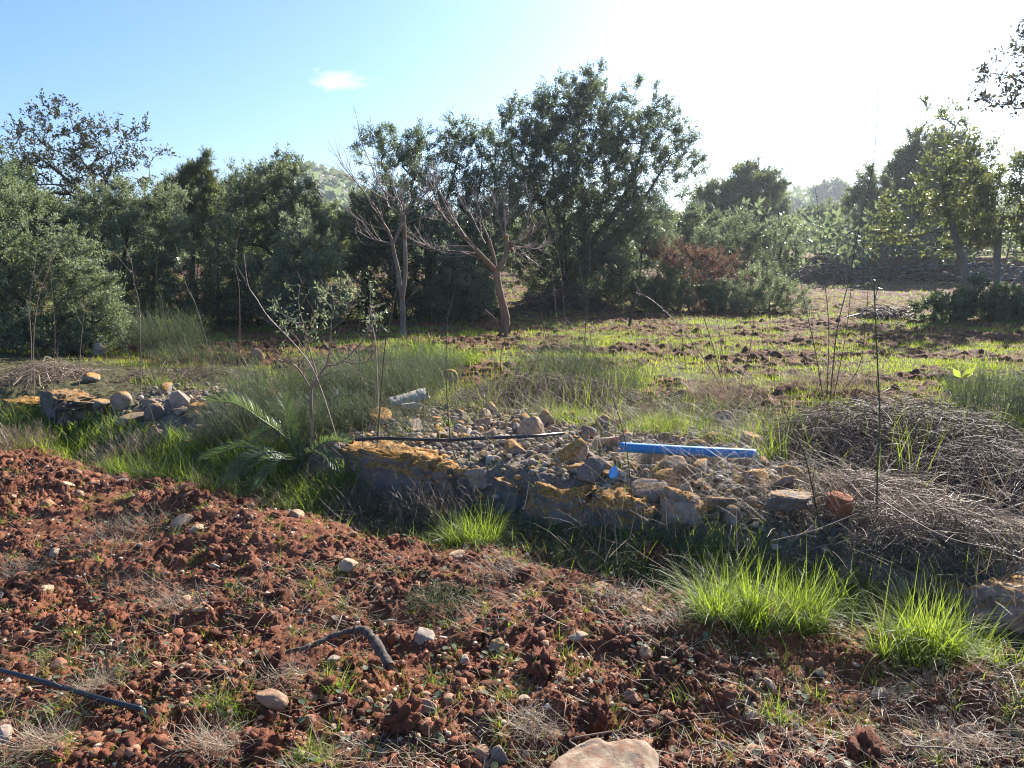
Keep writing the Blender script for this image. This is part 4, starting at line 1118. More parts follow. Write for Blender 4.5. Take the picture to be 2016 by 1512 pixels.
tree("dark_thicket", "dark twiggy thicket filling the shade behind the bare trees", "bush", 16.2,
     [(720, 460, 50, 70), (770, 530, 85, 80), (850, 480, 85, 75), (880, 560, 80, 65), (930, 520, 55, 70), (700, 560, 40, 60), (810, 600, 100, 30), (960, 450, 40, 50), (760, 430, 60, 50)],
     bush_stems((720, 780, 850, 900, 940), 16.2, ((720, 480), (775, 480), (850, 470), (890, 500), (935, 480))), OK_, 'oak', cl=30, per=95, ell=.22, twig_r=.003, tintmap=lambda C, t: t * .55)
tree("grey_leaf_bush", "grey-leaved bush at ground level between the two bare trunks", "bush", 15.3,
     [(910, 560, 48, 50), (945, 580, 35, 40), (880, 590, 40, 30), (900, 510, 30, 30)], bush_stems((890, 930), 15.3, ((895, 530), (930, 550))), OL, 'olive', cl=32, per=100, ell=.18, tintmap=lambda C, t: t * .75)
big = [(1170, 150, 22, 22, 0, .9), (1150, 175, 28, 26, 0, .9), (1110, 200, 48, 40), (1165, 215, 55, 40), (1080, 240, 45, 45), (1150, 270, 80, 55), (1015, 240, 34, 38, 0, .75), (985, 290, 30, 50, 0, .75), (1035, 300, 45, 50), (1085, 330, 80, 70), (1180, 340, 85, 70),
       (1262, 215, 40, 48, .4, .8), (1300, 250, 42, 38, .4, .8), (1340, 250, 25, 36, .4, .7), (1330, 300, 45, 40, .4, .6), (1245, 290, 50, 50, .2, .8), (1290, 340, 50, 40, .3, .5), (1360, 330, 28, 24, .3, .6), (1350, 370, 34, 22, .3, .4), (1240, 390, 55, 40, .2, .7),
       (1090, 420, 90, 60), (1180, 430, 80, 60), (1270, 420, 60, 40), (1030, 420, 55, 70), (990, 370, 35, 55, 0, .8), (1110, 500, 90, 60), (1190, 520, 70, 60), (1060, 540, 70, 50), (1130, 570, 80, 30)]
tree("holm_oak_tree", "tallest tree, big many-stemmed evergreen oak in the centre", "tree", 20.0, big,
     [stem_px([(1120, 0), (1115, 520), (1110, 400), (1130, 290), (1165, 180)], 20.), stem_px([(1120, 0), (1150, 500), (1210, 420), (1250, 340), (1270, 250)], 20., .05), stem_px([(1120, 0), (1160, 500), (1240, 430), (1300, 340), (1330, 290)], 20., .05),
      stem_px([(1120, 0), (1100, 500), (1060, 380), (1030, 290), (1015, 250)], 20.), stem_px([(1130, 0), (1190, 480), (1280, 440), (1340, 390)], 20.), stem_px([(1110, 0), (1105, 480), (1090, 350), (1085, 260)], 20.)],
     (.062, .028), 'oak', cl=28, per=84, ell=.24, r_base=.16, step=.4, tintmap=lambda C, t: t * .75)
tree("pale_olive_bush", "pale leafy bush leaning out right of the tallest tree's base", "bush", 19.0,
     [(1270, 430, 48, 42), (1235, 500, 60, 60), (1200, 560, 60, 40), (1290, 475, 40, 40), (1190, 510, 40, 40)], bush_stems((1200, 1240), 19., ((1225, 500), (1265, 440))), OL, 'olive', cl=24, per=100, ell=.24, tintmap=lambda C, t: t * .85)
tree("brown_topped_shrub", "shrub with a rusty brown withered top behind the leaning bare sapling", "shrub", 18.6,
     [(1320, 510, 50, 28), (1385, 525, 65, 30), (1430, 540, 40, 28), (1290, 500, 30, 20)], bush_stems((1330, 1400), 18.6, ((1320, 530), (1400, 530))), (.055, .022), 'brownleaf', cl=24, per=90, ell=.22, twig_r=.003)
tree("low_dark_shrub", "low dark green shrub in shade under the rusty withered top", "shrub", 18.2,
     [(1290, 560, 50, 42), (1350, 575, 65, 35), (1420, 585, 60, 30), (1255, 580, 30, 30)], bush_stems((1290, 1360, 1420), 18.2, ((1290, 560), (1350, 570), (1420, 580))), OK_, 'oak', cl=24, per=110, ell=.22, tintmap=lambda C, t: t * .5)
tree("sunlit_shrub", "olive-green shrub right of the rusty withered top", "shrub", 17.8,
     [(1490, 570, 48, 40), (1450, 595, 50, 25), (1535, 590, 40, 26), (1510, 540, 28, 22)], bush_stems((1470, 1510), 17.8, ((1475, 570), (1510, 550))), OL, 'olive', cl=28, per=95, ell=.2)
# --- far trees
FT = "trees far across the field"
tree("umbrella_pine", "round-topped umbrella pine standing clear against white sky", "pine", 46.,
     [(1480, 360, 50, 26), (1450, 375, 30, 18), (1515, 378, 28, 18), (1485, 340, 30, 14), (1470, 400, 45, 16, 0, .7)], [stem_px([(1480, 0), (1482, 470), (1478, 420), (1480, 370)], 46.), stem_px([(1480, 0), (1482, 440), (1500, 400), (1510, 380)], 46.)], (.26, .06), 'pine', cl=7, per=90, ell=.5, twig_r=.008, r_base=.2, tintmap=lambda C, t: t * .6, group=FT, r_tip=.015, step=.8)
tree("yellowish_pine", "small yellowish pine left of the umbrella pine", "pine", 44.,
     [(1405, 385, 26, 24), (1385, 410, 24, 28), (1420, 420, 26, 28), (1400, 450, 40, 26)], [stem_px([(1400, 0), (1400, 460), (1402, 400)], 44.)], (.26, .06), 'pine', cl=8, per=90, ell=.45, twig_r=.008, group=FT, tintmap=lambda C, t: np.clip(t + .25, 0, 1), r_tip=.015, step=.8)
tree("dark_pine", "dark dense pine behind the umbrella pine's right side", "pine", 50.,
     [(1515, 410, 32, 30), (1490, 440, 40, 30), (1535, 440, 22, 30), (1450, 430, 36, 28)], [stem_px([(1510, 0), (1510, 470), (1512, 420)], 50.)], (.28, .08), 'oak', cl=8, per=90, ell=.5, twig_r=.008, group=FT, r_tip=.015, step=.8)
tree("olive_tree", "pale olive tree with visible stems below the umbrella pine", "tree", 29.,
     [(1455, 460, 50, 34), (1420, 480, 36, 30), (1490, 475, 40, 32), (1450, 500, 40, 24, 0, .6)], [stem_px([(1455, 0), (1452, 540), (1440, 490), (1430, 470)], 29.), stem_px([(1455, 0), (1458, 540), (1475, 500), (1485, 480)], 29.)], (.10, .035), 'oak', cl=14, per=90, ell=.34, twig_r=.005, r_base=.10, group=FT, step=.5)
tree("olive_tree", "greyish olive tree close behind the pale bush right of the tallest tree", "tree", 27.,
     [(1370, 450, 46, 36), (1340, 480, 40, 36), (1395, 490, 34, 34), (1350, 520, 50, 26)], [stem_px([(1365, 0), (1365, 530), (1365, 470)], 27.)], (.10, .035), 'oak', cl=14, per=95, ell=.32, twig_r=.005, r_base=.10, group=FT, step=.5)
tree("olive_tree", "slender half-bare olive tree at the left end of the stone terraces", "tree", 27.,
     [(1545, 480, 30, 40, 0, .7), (1520, 510, 28, 36, 0, .8), (1560, 520, 18, 30, 0, .6), (1530, 550, 34, 24)], [stem_px([(1530, 0), (1525, 550), (1535, 500), (1550, 460)], 27.), stem_px([(1530, 0), (1520, 550), (1510, 510)], 27.)], (.10, .035), 'oak', cl=14, per=60, ell=.32, twig_r=.006, r_base=.08, group=FT, step=.5)
for (px, Y_, lobes, lab, mt, sh) in [
    (1590, 62., [(1590, 440, 30, 30), (1570, 465, 30, 26), (1615, 460, 24, 26)], "hazy rounded tree above the left end of the stone terraces", 'oak', .05),
    (1640, 70., [(1640, 425, 30, 24), (1625, 450, 30, 24), (1665, 445, 26, 26)], "hazy pale tree in the middle of the far gap", 'pine', -.05),
    (1685, 58., [(1685, 450, 26, 40), (1665, 480, 36, 22), (1700, 480, 24, 24)], "hazy dark tree at the right side of the far gap", 'oak', -.15),
    (1610, 52., [(1605, 485, 50, 16), (1650, 490, 40, 12)], "low dark shrubs on top of the stone terraces", 'oak', -.1),
    (1780, 46., [(1780, 470, 50, 30), (1740, 480, 40, 22), (1830, 470, 50, 34), (1880, 480, 40, 30)], "dark shrubs above the right half of the stone terraces", 'oak', -.1)]:
    tree("far_tree", lab, "tree", Y_, lobes, [stem_px([(px, 0), (px, lobes[0][1] + 30), (px, lobes[0][1])], Y_)], (.28, .10), mt, cl=6, per=80, ell=.55, twig_r=.008, group=FT, r_tip=.015, step=1., tintmap=lambda C, t, s_=sh: np.clip(t + s_, 0, 1))
tree("ridge_pine", "pair of rounded pines on the skyline of the far right ridge", "pine", 190.,
     [(1612, 376, 10, 9), (1640, 372, 13, 10), (1655, 378, 10, 8), (1630, 384, 26, 7)], [D(np.array([1625, 1625]), np.array([392, 376]), np.array([190., 190.]))], (.8, .5), 'oak', cl=1.2, per=60, ell=1.4, twig_r=.02, group=FT, r_tip=.05, step=3.)
tree("big_pine", "big dark pine rising behind the right carob tree", "pine", 40.,
     [(1830, 300, 50, 36), (1870, 310, 38, 42), (1795, 335, 34, 38), (1840, 350, 70, 40), (1895, 370, 38, 50), (1790, 390, 40, 40), (1850, 410, 70, 50)], [stem_px([(1845, 0), (1845, 450), (1840, 370), (1840, 310)], 40.), stem_px([(1845, 0), (1842, 420), (1800, 360)], 40.)], (.24, .055), 'pine', cl=9, per=95, ell=.45, twig_r=.008, r_base=.25, group=FT, tintmap=lambda C, t: t * .55, r_tip=.015, step=.8)
tree("tufted_pine", "smaller pine with soft upright tufts left of the big dark pine", "pine", 42.,
     [(1722, 360, 22, 26, 0, .8), (1700, 385, 24, 22), (1735, 390, 26, 30), (1690, 420, 26, 30), (1740, 440, 40, 36), (1680, 405, 14, 14), (1760, 420, 20, 40)], [stem_px([(1720, 0), (1720, 470), (1722, 390)], 42.)], (.24, .05), 'pine', cl=8, per=80, ell=.45, twig_r=.008, group=FT, upb=1.0, r_tip=.015, step=.8)
# far wood behind everything: a mass nobody could count
a = Acc()
nW = 900
px = rng.uniform(-900, 2900, nW); Yw = rng.uniform(34, 75, nW)
top = np.interp(px, [-900, 0, 300, 600, 690, 900, 1250, 1400, 1560, 1600, 1690, 1720, 2000, 2900], [400, 400, 430, 430, 440, 430, 440, 430, 425, 432, 428, 430, 420, 400])
py = top + rng.uniform(0, 1, nW) ** .7 * 70
C = D(px, py, Yw)
rad = rng.uniform(.6, 1.5, nW)
lowg = C[:, 2] > .6
C, rad = C[lowg], rad[lowg]
for k in range(70):
    d = unit(rng.normal(size=C.shape)); leaves(a, C + d * (rad * rng.uniform(.5, 1, len(C)))[:, None], d + rng.normal(0, .8, d.shape), rng.uniform(.3, .55, len(C)), rng.uniform(.12, .25, len(C)), rng.uniform(.0, .8, len(C)))
o = a.build("far_woodland", M['oak']); o["kind"] = "stuff"; tag(o, "dense dark woodland filling the gaps behind the nearer trees", "woodland")

# --- right side
tree("grey_barked_carob", "leaning multi-trunked carob at the right edge with bright backlit leaves", "tree", 17.0,
     [(1855, 345, 55, 45, 0, .9), (1885, 300, 40, 40, 0, .7), (1830, 235, 28, 26, 0, .35), (1870, 235, 24, 24, 0, .3), (1900, 400, 60, 55), (1810, 400, 50, 40, 0, .6), (1800, 450, 50, 40, 0, .7), (1950, 420, 60, 55), (2005, 380, 45, 55), (1955, 300, 20, 35, 0, .5), (1745, 455, 48, 34, 0, .5), (1980, 470, 50, 40), (1720, 420, 30, 26, 0, .3), (2060, 420, 60, 80), (2050, 330, 50, 50, 0, .7), (1880, 470, 50, 30), (1930, 350, 40, 36, 0, .8)],
     [stem_px([(1918, 0), (1903, 545), (1888, 490), (1872, 430), (1858, 380), (1850, 320)], 17.), stem_px([(1975, 0), (1965, 570), (1962, 520), (1968, 460), (1980, 400)], 17.), stem_px([(1975, 0), (1968, 585), (1980, 520), (1990, 470), (2000, 420)], 17.),
      stem_px([(1975, 0), (1985, 575), (2015, 535), (2060, 480)], 17.), stem_px([(2005, 0), (2010, 580), (2030, 520), (2050, 430)], 17.)],
     (.10, .046), 'carob', 'carobbark', cl=21, per=28, ell=.25, nt=4, r_base=.085, twig_r=.004, tintmap=lambda C, t: t * .8, r_tip=.006)
tree("overhanging_carob", "carob branch reaching in from the upper right edge", "tree", 11.0,
     [(1985, 130, 34, 34, 0, .6), (2012, 100, 26, 26, 0, .7), (2000, 200, 24, 22, 0, .7), (1950, 150, 16, 26, 0, .4), (1972, 195, 20, 20, 0, .4), (2060, 150, 50, 90), (2130, 120, 80, 120), (2220, 140, 90, 120), (2120, 240, 60, 60), (1945, 190, 8, 12, 0, .4)],
     [stem_px([(2260, 0), (2250, 520), (2230, 330), (2150, 200)], 11.), stem_px([(2260, 0), (2235, 340), (2120, 220), (2040, 175), (1985, 150)], 11.)],
     (.085, .038), 'carobdark', 'carobbark', cl=26, per=15, ell=.18, nt=4, r_base=.13, twig_r=.003, tintmap=lambda C, t: t * .6)
tree("lentisk_shrub", "low glossy dark shrub spreading round the foot of the right carob", "shrub", 15.6,
     [(1930, 585, 60, 30), (1985, 595, 55, 34), (1880, 610, 45, 20), (1935, 615, 70, 20), (2040, 600, 50, 30), (1845, 618, 25, 10)], bush_stems((1900, 1950, 1990), 15.6, ((1900, 600), (1945, 580), (1990, 580))), (.06, .028), 'oak', cl=34, per=100, ell=.18)

# ------------------------------------------------------------------ stone terraces and brush piles across the field
def drystone(name, px0, px1, Y_, h, base_z, label, rows):
    a = Acc(); n0 = 0
    pts, sizes = [], []
    x0, x1 = D(px0, 520, Y_)[0], D(px1, 520, Y_)[0]
    V, Fc = I2
    for r_ in range(rows):
        x = x0 + rng.uniform(0, .3)
        while x < x1:
            w_ = rng.uniform(.22, .6); zz = base_z + (r_ + .5) * h / rows + rng.normal(0, .03)
            P = rock_shape(V, 10, .03, .15) * np.array([w_ * .55, .28, h / rows * .62])
            P = P + [x + w_ / 2, Y_ + rng.normal(0, .07) + .25 * math.sin(x * .6), zz + .10 * math.sin(x * .9 + r_ * .1)]
            a.add(P, None, np.full(len(P), rng.uniform(0, 1)), Fc); x += w_
    o = a.build(name, M['wallrock']); tag(o, label, "stone wall", "dry stone terraces")
M['wallrock'] = mat_tinted_rock("dry_wall_stone", [(0, (.09, .08, .078)), (.6, (.155, .14, .135)), (1, (.24, .22, .21))], 6.)
drystone("dry_stone_wall", 1565, 1870, 38.0, .85, .2, "lower front tier of the grey dry stone terraces across the field", 7)
drystone("dry_stone_wall", 1590, 1860, 42.0, .75, 1.0, "upper rear tier of the grey dry stone terraces across the field", 6)
drystone("dry_stone_wall", 1880, 2120, 36.0, .9, .2, "low dry stone wall seen behind the right carob trunks", 6)
def heap(name, c, rx, ry, h, n, r_, mat, label, cat, seg=7, tw=.5, tint=None, lmin=.3, lmax=1.2, droop=.5, sides=3, group=None):
    """a tangled heap of arching dry stems"""
    a = Acc()
    u_ = rng.uniform(0, 2 * np.pi, n); q_ = np.sqrt(rng.uniform(0, 1, n))
    x = c[0] + rx * q_ * np.cos(u_); y = c[1] + ry * q_ * np.sin(u_)
    top_ = h * np.maximum(.05, 1 - q_ ** 2) ** .7
    z = macro(x, y) + top_ * rng.uniform(.1, 1, n)
    S = np.stack([x, y, z - top_ * .35 * np.maximum(0, gn(x * 3, y * 3, 171))], -1)
    d = unit(np.stack([rng.normal(size=n), rng.normal(size=n), rng.uniform(-.15, tw, n)], -1))
    L = rng.uniform(lmin, lmax, n) * .5
    t = np.linspace(-1, 1, seg)[None, :, None]
    cur = unit(rng.normal(size=(n, 3)))[:, None] * (L * rng.uniform(.05, .35, n))[:, None, None]
    P = S[:, None] + d[:, None] * t * L[:, None, None] + cur * (1 - t ** 2) - np.array([0, 0, 1.]) * (droop * L)[:, None, None] * t ** 2 * .6
    P = P + rng.normal(0, .02, P.shape) * L[:, None, None]
    zg = macro(P[..., 0], P[..., 1]) + .005
    P[..., 2] = np.maximum(P[..., 2], zg)
    rr = r_ * np.minimum(3.2, rng.lognormal(-.1, .55, n))[:, None] * np.linspace(1.15, .5, seg)[None]
    tubes(a, P, rr, sides, np.clip(rng.normal(.45, .3, n), 0, 1) if tint is None else tint(n))
    o = a.build(name, M[mat]); tag(o, label, cat, group)
    return o
c = gp(1620, 36.); heap("brush_pile", c + [0, 0, 0], 1.5, .8, 1.1, 420, .022, 'bramble', "long dark pile of cut brush in front of the stone terraces", "brush pile", lmin=.8, lmax=2.2)
c = gp(1745, 16.2); heap("brush_pile", c, .62, .35, .30, 420, .006, 'bramble', "low heap of cut twigs on the field left of the glossy dark shrub", "brush pile", lmin=.3, lmax=1.0)
c = gp(1115, 19.0); heap("brush_pile", c, 1.3, .5, .65, 900, .006, 'bramble', "pale grey tangle of dead brush at the foot of the tallest tree", "brush pile", lmin=.4, lmax=1.5)
# ------------------------------------------------------------------ the two bare trees
def twig_rec(acc, p, d, L, r, depth, tint, bend=.25, upw=.35, kids=(2, 4)):
    k = 6
    P = [p]; dd = d.copy()
    for i in range(k - 1):
        dd = unit((dd + rng.normal(0, bend / (k - 1) * 1.3, 3) + np.array([0, 0, upw / (k - 1)]))[None])[0]
        P.append(P[-1] + dd * L / (k - 1))
    P = np.array(P)
    tubes(acc, P[None], np.linspace(r, max(.0012, r * .35), k)[None], 5 if r > .008 else 3, tint)
    if depth > 0:
        for _ in range(rng.integers(*kids)):
            t = rng.uniform(.2, .9); i = int(t * (k - 1)); q = P[i]
            ax = unit((P[min(i + 1, k - 1)] - P[i])[None])[0]
            nd = unit((ax * rng.uniform(.6, 1.1) + perp(ax[None])[0] * rng.uniform(.5, .95))[None])[0]
            twig_rec(acc, q, nd, L * rng.uniform(.4, .7), r * .5, depth - 1, tint, bend, upw, kids)
def limb(acc, pts, Y, r0, r1, k=20, dj=0.0, sides=8, twigs=0, tl=.6, tr=.006, td=1, first_ground=False, tint=.5, upw=.35):
    P = np.array([D(a, b, Y + dj * i / max(1, len(pts) - 1)) for i, (a, b) in enumerate(pts)])
    if first_ground: P[0, 2] = macro(P[0, 0], P[0, 1]) - .04
    L = smooth_line(P, k) + rng.normal(0, r1 * .25, (k, 3))
    tubes(acc, L[None], np.linspace(r0, r1, k)[None] * (1 + .06 * rng.normal(size=k)), sides, tint)
    return L
def spray(acc, L, n, tl, tr, depth, fwd=.8, side=.7, lo=.15, tint=.5, upw=.35, kids=(2, 4)):
    k = len(L)
    for _ in range(n):
        i = min(k - 2, int(rng.uniform(lo, 1) * (k - 1))); ax = unit((L[i + 1] - L[i])[None])[0]
        d = unit((ax * fwd * rng.uniform(.5, 1.2) + perp(ax[None])[0] * side * rng.uniform(.4, 1.2) + [0, 0, .2])[None])[0]
        twig_rec(acc, L[i], d, tl * rng.uniform(.5, 1.25), tr, depth, tint, .28, upw, kids)
YA = 12.85
rt = root("bare_tree", gp(793, YA), "leafless pruned tree with a forked pale trunk, left of the two", "tree", "bare trees on the field")
ta, la = Acc(), Acc(); o_ = np.array(rt.location)
P = np.array([D(a, b, YA) for a, b in ((793, 668), (793, 645), (793, 610), (791, 585), (787, 560), (783, 530), (776, 500), (771, 472))])
P[0, 2] -= .05
L = smooth_line(P, 40); rr = np.interp(np.linspace(0, 1, 40), [0, .05, .25, .3, .33, .45, .6, 1], [.072, .058, .05, .056, .05, .042, .04, .034]) * (1 + .03 * rng.normal(size=40))
tubes(ta, L[None], rr[None], 12)
P = np.array([D(a, b, YA - .02) for a, b in ((791, 590), (796, 560), (798, 520), (797, 470), (796, 440), (795, 424))])
tubes(ta, smooth_line(P, 24)[None], np.linspace(.04, .027, 24)[None], 10); L2 = smooth_line(P, 24)
ta.build("trunk", M['greybark'], rt, o_, True)
for pts, r0, r1, n_, dj in [([(771, 472), (762, 450), (752, 435), (744, 415), (729, 395), (712, 372), (690, 345), (669, 320)], .024, .006, 14, -.6),
                            ([(774, 478), (789, 445), (791, 420), (785, 395), (766, 385), (745, 360), (729, 320), (720, 300)], .026, .006, 16, .4),
                            ([(791, 425), (777, 400), (755, 392), (735, 378), (705, 360), (690, 350)], .014, .004, 10, -.3),
                            ([(789, 425), (770, 410), (750, 400), (730, 394)], .010, .004, 6, .5),
                            ([(791, 420), (815, 400), (840, 380), (860, 355), (872, 335)], .016, .004, 14, .3), ([(792, 424), (830, 405), (850, 385), (880, 340), (886, 305)], .014, .004, 10, -.4),
                            ([(770, 480), (745, 474), (725, 468), (704, 455)], .018, .008, 6, -.3), ([(704, 455), (700, 448), (702, 462), (715, 480), (740, 483)], .007, .003, 3, -.3),
                            ([(775, 455), (740, 447), (710, 435), (680, 412)], .011, .003, 8, .2), ([(801, 470), (815, 462), (834, 448)], .013, .009, 4, 0), ([(796, 430), (794, 400), (790, 370), (800, 340)], .012, .004, 10, .2),
                            ([(790, 425), (785, 395), (775, 365), (772, 345)], .010, .003, 6, .5), ([(796, 424), (812, 390), (818, 360)], .010, .003, 6, -.3), ([(799, 440), (830, 428), (852, 424)], .008, .003, 5, .1),
                            ([(729, 320), (715, 290), (704, 240), (699, 218)], .006, .002, 3, 0), ([(744, 360), (735, 300), (730, 260), (729, 228)], .006, .002, 3, .2), ([(798, 598), (812, 578), (824, 563)], .009, .003, 1, -.1),
                            ([(712, 372), (690, 340), (678, 315)], .006, .002, 3, .1)]:
    L = limb(la, pts, YA, r0, r1, 18, dj); spray(la, L, int(n_ * .8) if n_ > 4 else n_, .50 if n_ > 4 else .25, .0055, 1 if n_ > 4 else 0, fwd=1.0, side=.6, tint=.9, kids=(1, 4))
la.build("branches", M['twig'], rt, o_)
YB = 12.7
M['warmbark'] = mat_bark("warm_brown_bark", (.17, .10, .06), (.30, .20, .13), 12, (.26, .14, .045))
rt = root("bare_tree", gp(995, YB), "leafless tree with one leaning trunk and dense spiky twigs, right of the two", "tree", "bare trees on the field")
ta, la = Acc(), Acc(); o_ = np.array(rt.location)
P = np.array([D(a, b, YB) for a, b in ((997, 670), (996, 650), (995, 625), (990, 600), (984, 575), (979, 550), (977, 533))]); P[0, 2] -= .05
tubes(ta, smooth_line(P, 40)[None], (np.interp(np.linspace(0, 1, 40), [0, .06, .2, .3, .6, 1], [.10, .08, .07, .076, .06, .064]) * (1 + .03 * rng.normal(size=40)))[None], 12)
for pts, r0, r1, dj in [([(977, 535), (962, 518), (940, 495), (920, 472), (912, 465)], .05, .03, -.2), ([(977, 538), (973, 510), (968, 490), (963, 470)], .038, .026, .3), ([(979, 535), (990, 515), (998, 495), (998, 475), (994, 466)], .05, .036, .1)]:
    P = np.array([D(a, b, YB + dj * i / 4) for i, (a, b) in enumerate(pts)]); tubes(ta, smooth_line(P, 18)[None], np.linspace(r0, r1, 18)[None], 9)
V, Fc = I3
for px, py, r_ in ((995, 466, .055), (1007, 480, .05), (1008, 490, .035)):
    ta.add(V * (r_ * (1 + .25 * gn(V[:, 0] * 3 + px, V[:, 1] * 3 + V[:, 2] * 2, 9)))[:, None] + D(px, py, YB + .1), None, np.full(len(V), .4), Fc)
ta.build("trunk", M['warmbark'], rt, o_, True)
for pts, r0, r1, n_, dj in [([(915, 468), (890, 445), (868, 420), (850, 395), (838, 378)], .024, .005, 26, -.6), ([(930, 485), (905, 450), (885, 420), (868, 385), (858, 365)], .018, .004, 20, -.2), ([(920, 472), (900, 440), (880, 400), (862, 372), (850, 350)], .014, .004, 16, .2),
                            ([(945, 500), (900, 495), (860, 492), (835, 482), (815, 475)], .017, .004, 18, -.3), ([(930, 485), (880, 485), (845, 490), (825, 480)], .014, .003, 14, .3), ([(945, 500), (925, 498), (910, 507)], .012, .006, 4, 0), ([(960, 515), (920, 500), (875, 498), (850, 488)], .013, .003, 12, -.6),
                            ([(963, 472), (950, 440), (945, 415), (936, 395)], .016, .004, 20, .1), ([(955, 480), (940, 450), (925, 420), (905, 395)], .014, .004, 18, .3), ([(964, 470), (968, 440), (962, 415)], .012, .004, 10, -.2),
                            ([(993, 466), (985, 440), (978, 410), (972, 400)], .015, .004, 14, 0), ([(995, 466), (994, 440), (992, 410), (990, 395)], .013, .004, 12, .2), ([(1007, 480), (1030, 462), (1042, 430), (1044, 400), (1043, 380)], .012, .003, 16, .1), ([(1007, 482), (1030, 472), (1055, 455), (1070, 435)], .012, .003, 16, -.3), ([(1007, 485), (1040, 488), (1070, 492)], .010, .003, 14, .2), ([(1006, 488), (1020, 500), (1045, 520)], .008, .003, 10, .4), ([(1008, 484), (1022, 490), (1040, 508)], .008, .003, 10, -.2)]:
    L = limb(la, pts, YB, r0, r1, 16, dj); spray(la, L, int(n_ * .6), .40, .0052, 1, fwd=1.1, side=.5, tint=.92, kids=(1, 4))
la.build("branches", M['twig'], rt, o_)
# sticks left lying against the right bare tree, a stake in the field
def stick(name, pts, Y, r0, r1, mat, label, cat, dj=0.0, twigs=0, tl=.2, ground=True, tint=.5, k=20, group=None, sides=6, tdepth=0, upw=.2):
    a = Acc()
    P = np.array([D(x_, y_, Y + dj * i / max(1, len(pts) - 1)) for i, (x_, y_) in enumerate(pts)])
    if ground: P[0, 2] = macro(P[0, 0], P[0, 1]) - .03
    L = smooth_line(P, k); tubes(a, L[None], np.linspace(r0, r1, k)[None], sides, tint)
    if twigs: spray(a, L, twigs, tl, max(.0015, r1), tdepth, fwd=.9, side=.6, lo=.3, tint=tint, upw=upw)
    if twigs > 1:
        m = 4 * twigs; i_ = rng.integers(int(k * .35), k, m); leaves(a, L[i_] + rng.normal(0, .012, (m, 3)), rng.normal(size=(m, 3)) + [0, 0, .3], rng.uniform(.012, .03, m), rng.uniform(.004, .010, m), rng.uniform(.5, 1, m))
    o = a.build(name, M[mat]); tag(o, label, cat, group)
    return o
M['redwood'] = mat_bark("reddish_broken_wood", (.10, .05, .032), (.19, .105, .07), 20)
stick("broken_limb", [(990, 648), (975, 632), (962, 618), (954, 611)], 12.6, .034, .022, 'redwood', "reddish broken limb propped on the left of the leaning bare trunk", "stick")
stick("broken_limb", [(1000, 648), (1006, 640), (1011, 635)], 12.55, .026, .016, 'redwood', "short reddish stump limb on the right of the leaning bare trunk", "stick")
stick("stake", [(1239, 635), (1245, 605), (1250, 585), (1252, 570)], 14.6, .032, .022, 'bark', "dark upright stake with a dead side branch, in front of the rusty-topped shrub", "stake", twigs=3, tl=.45)

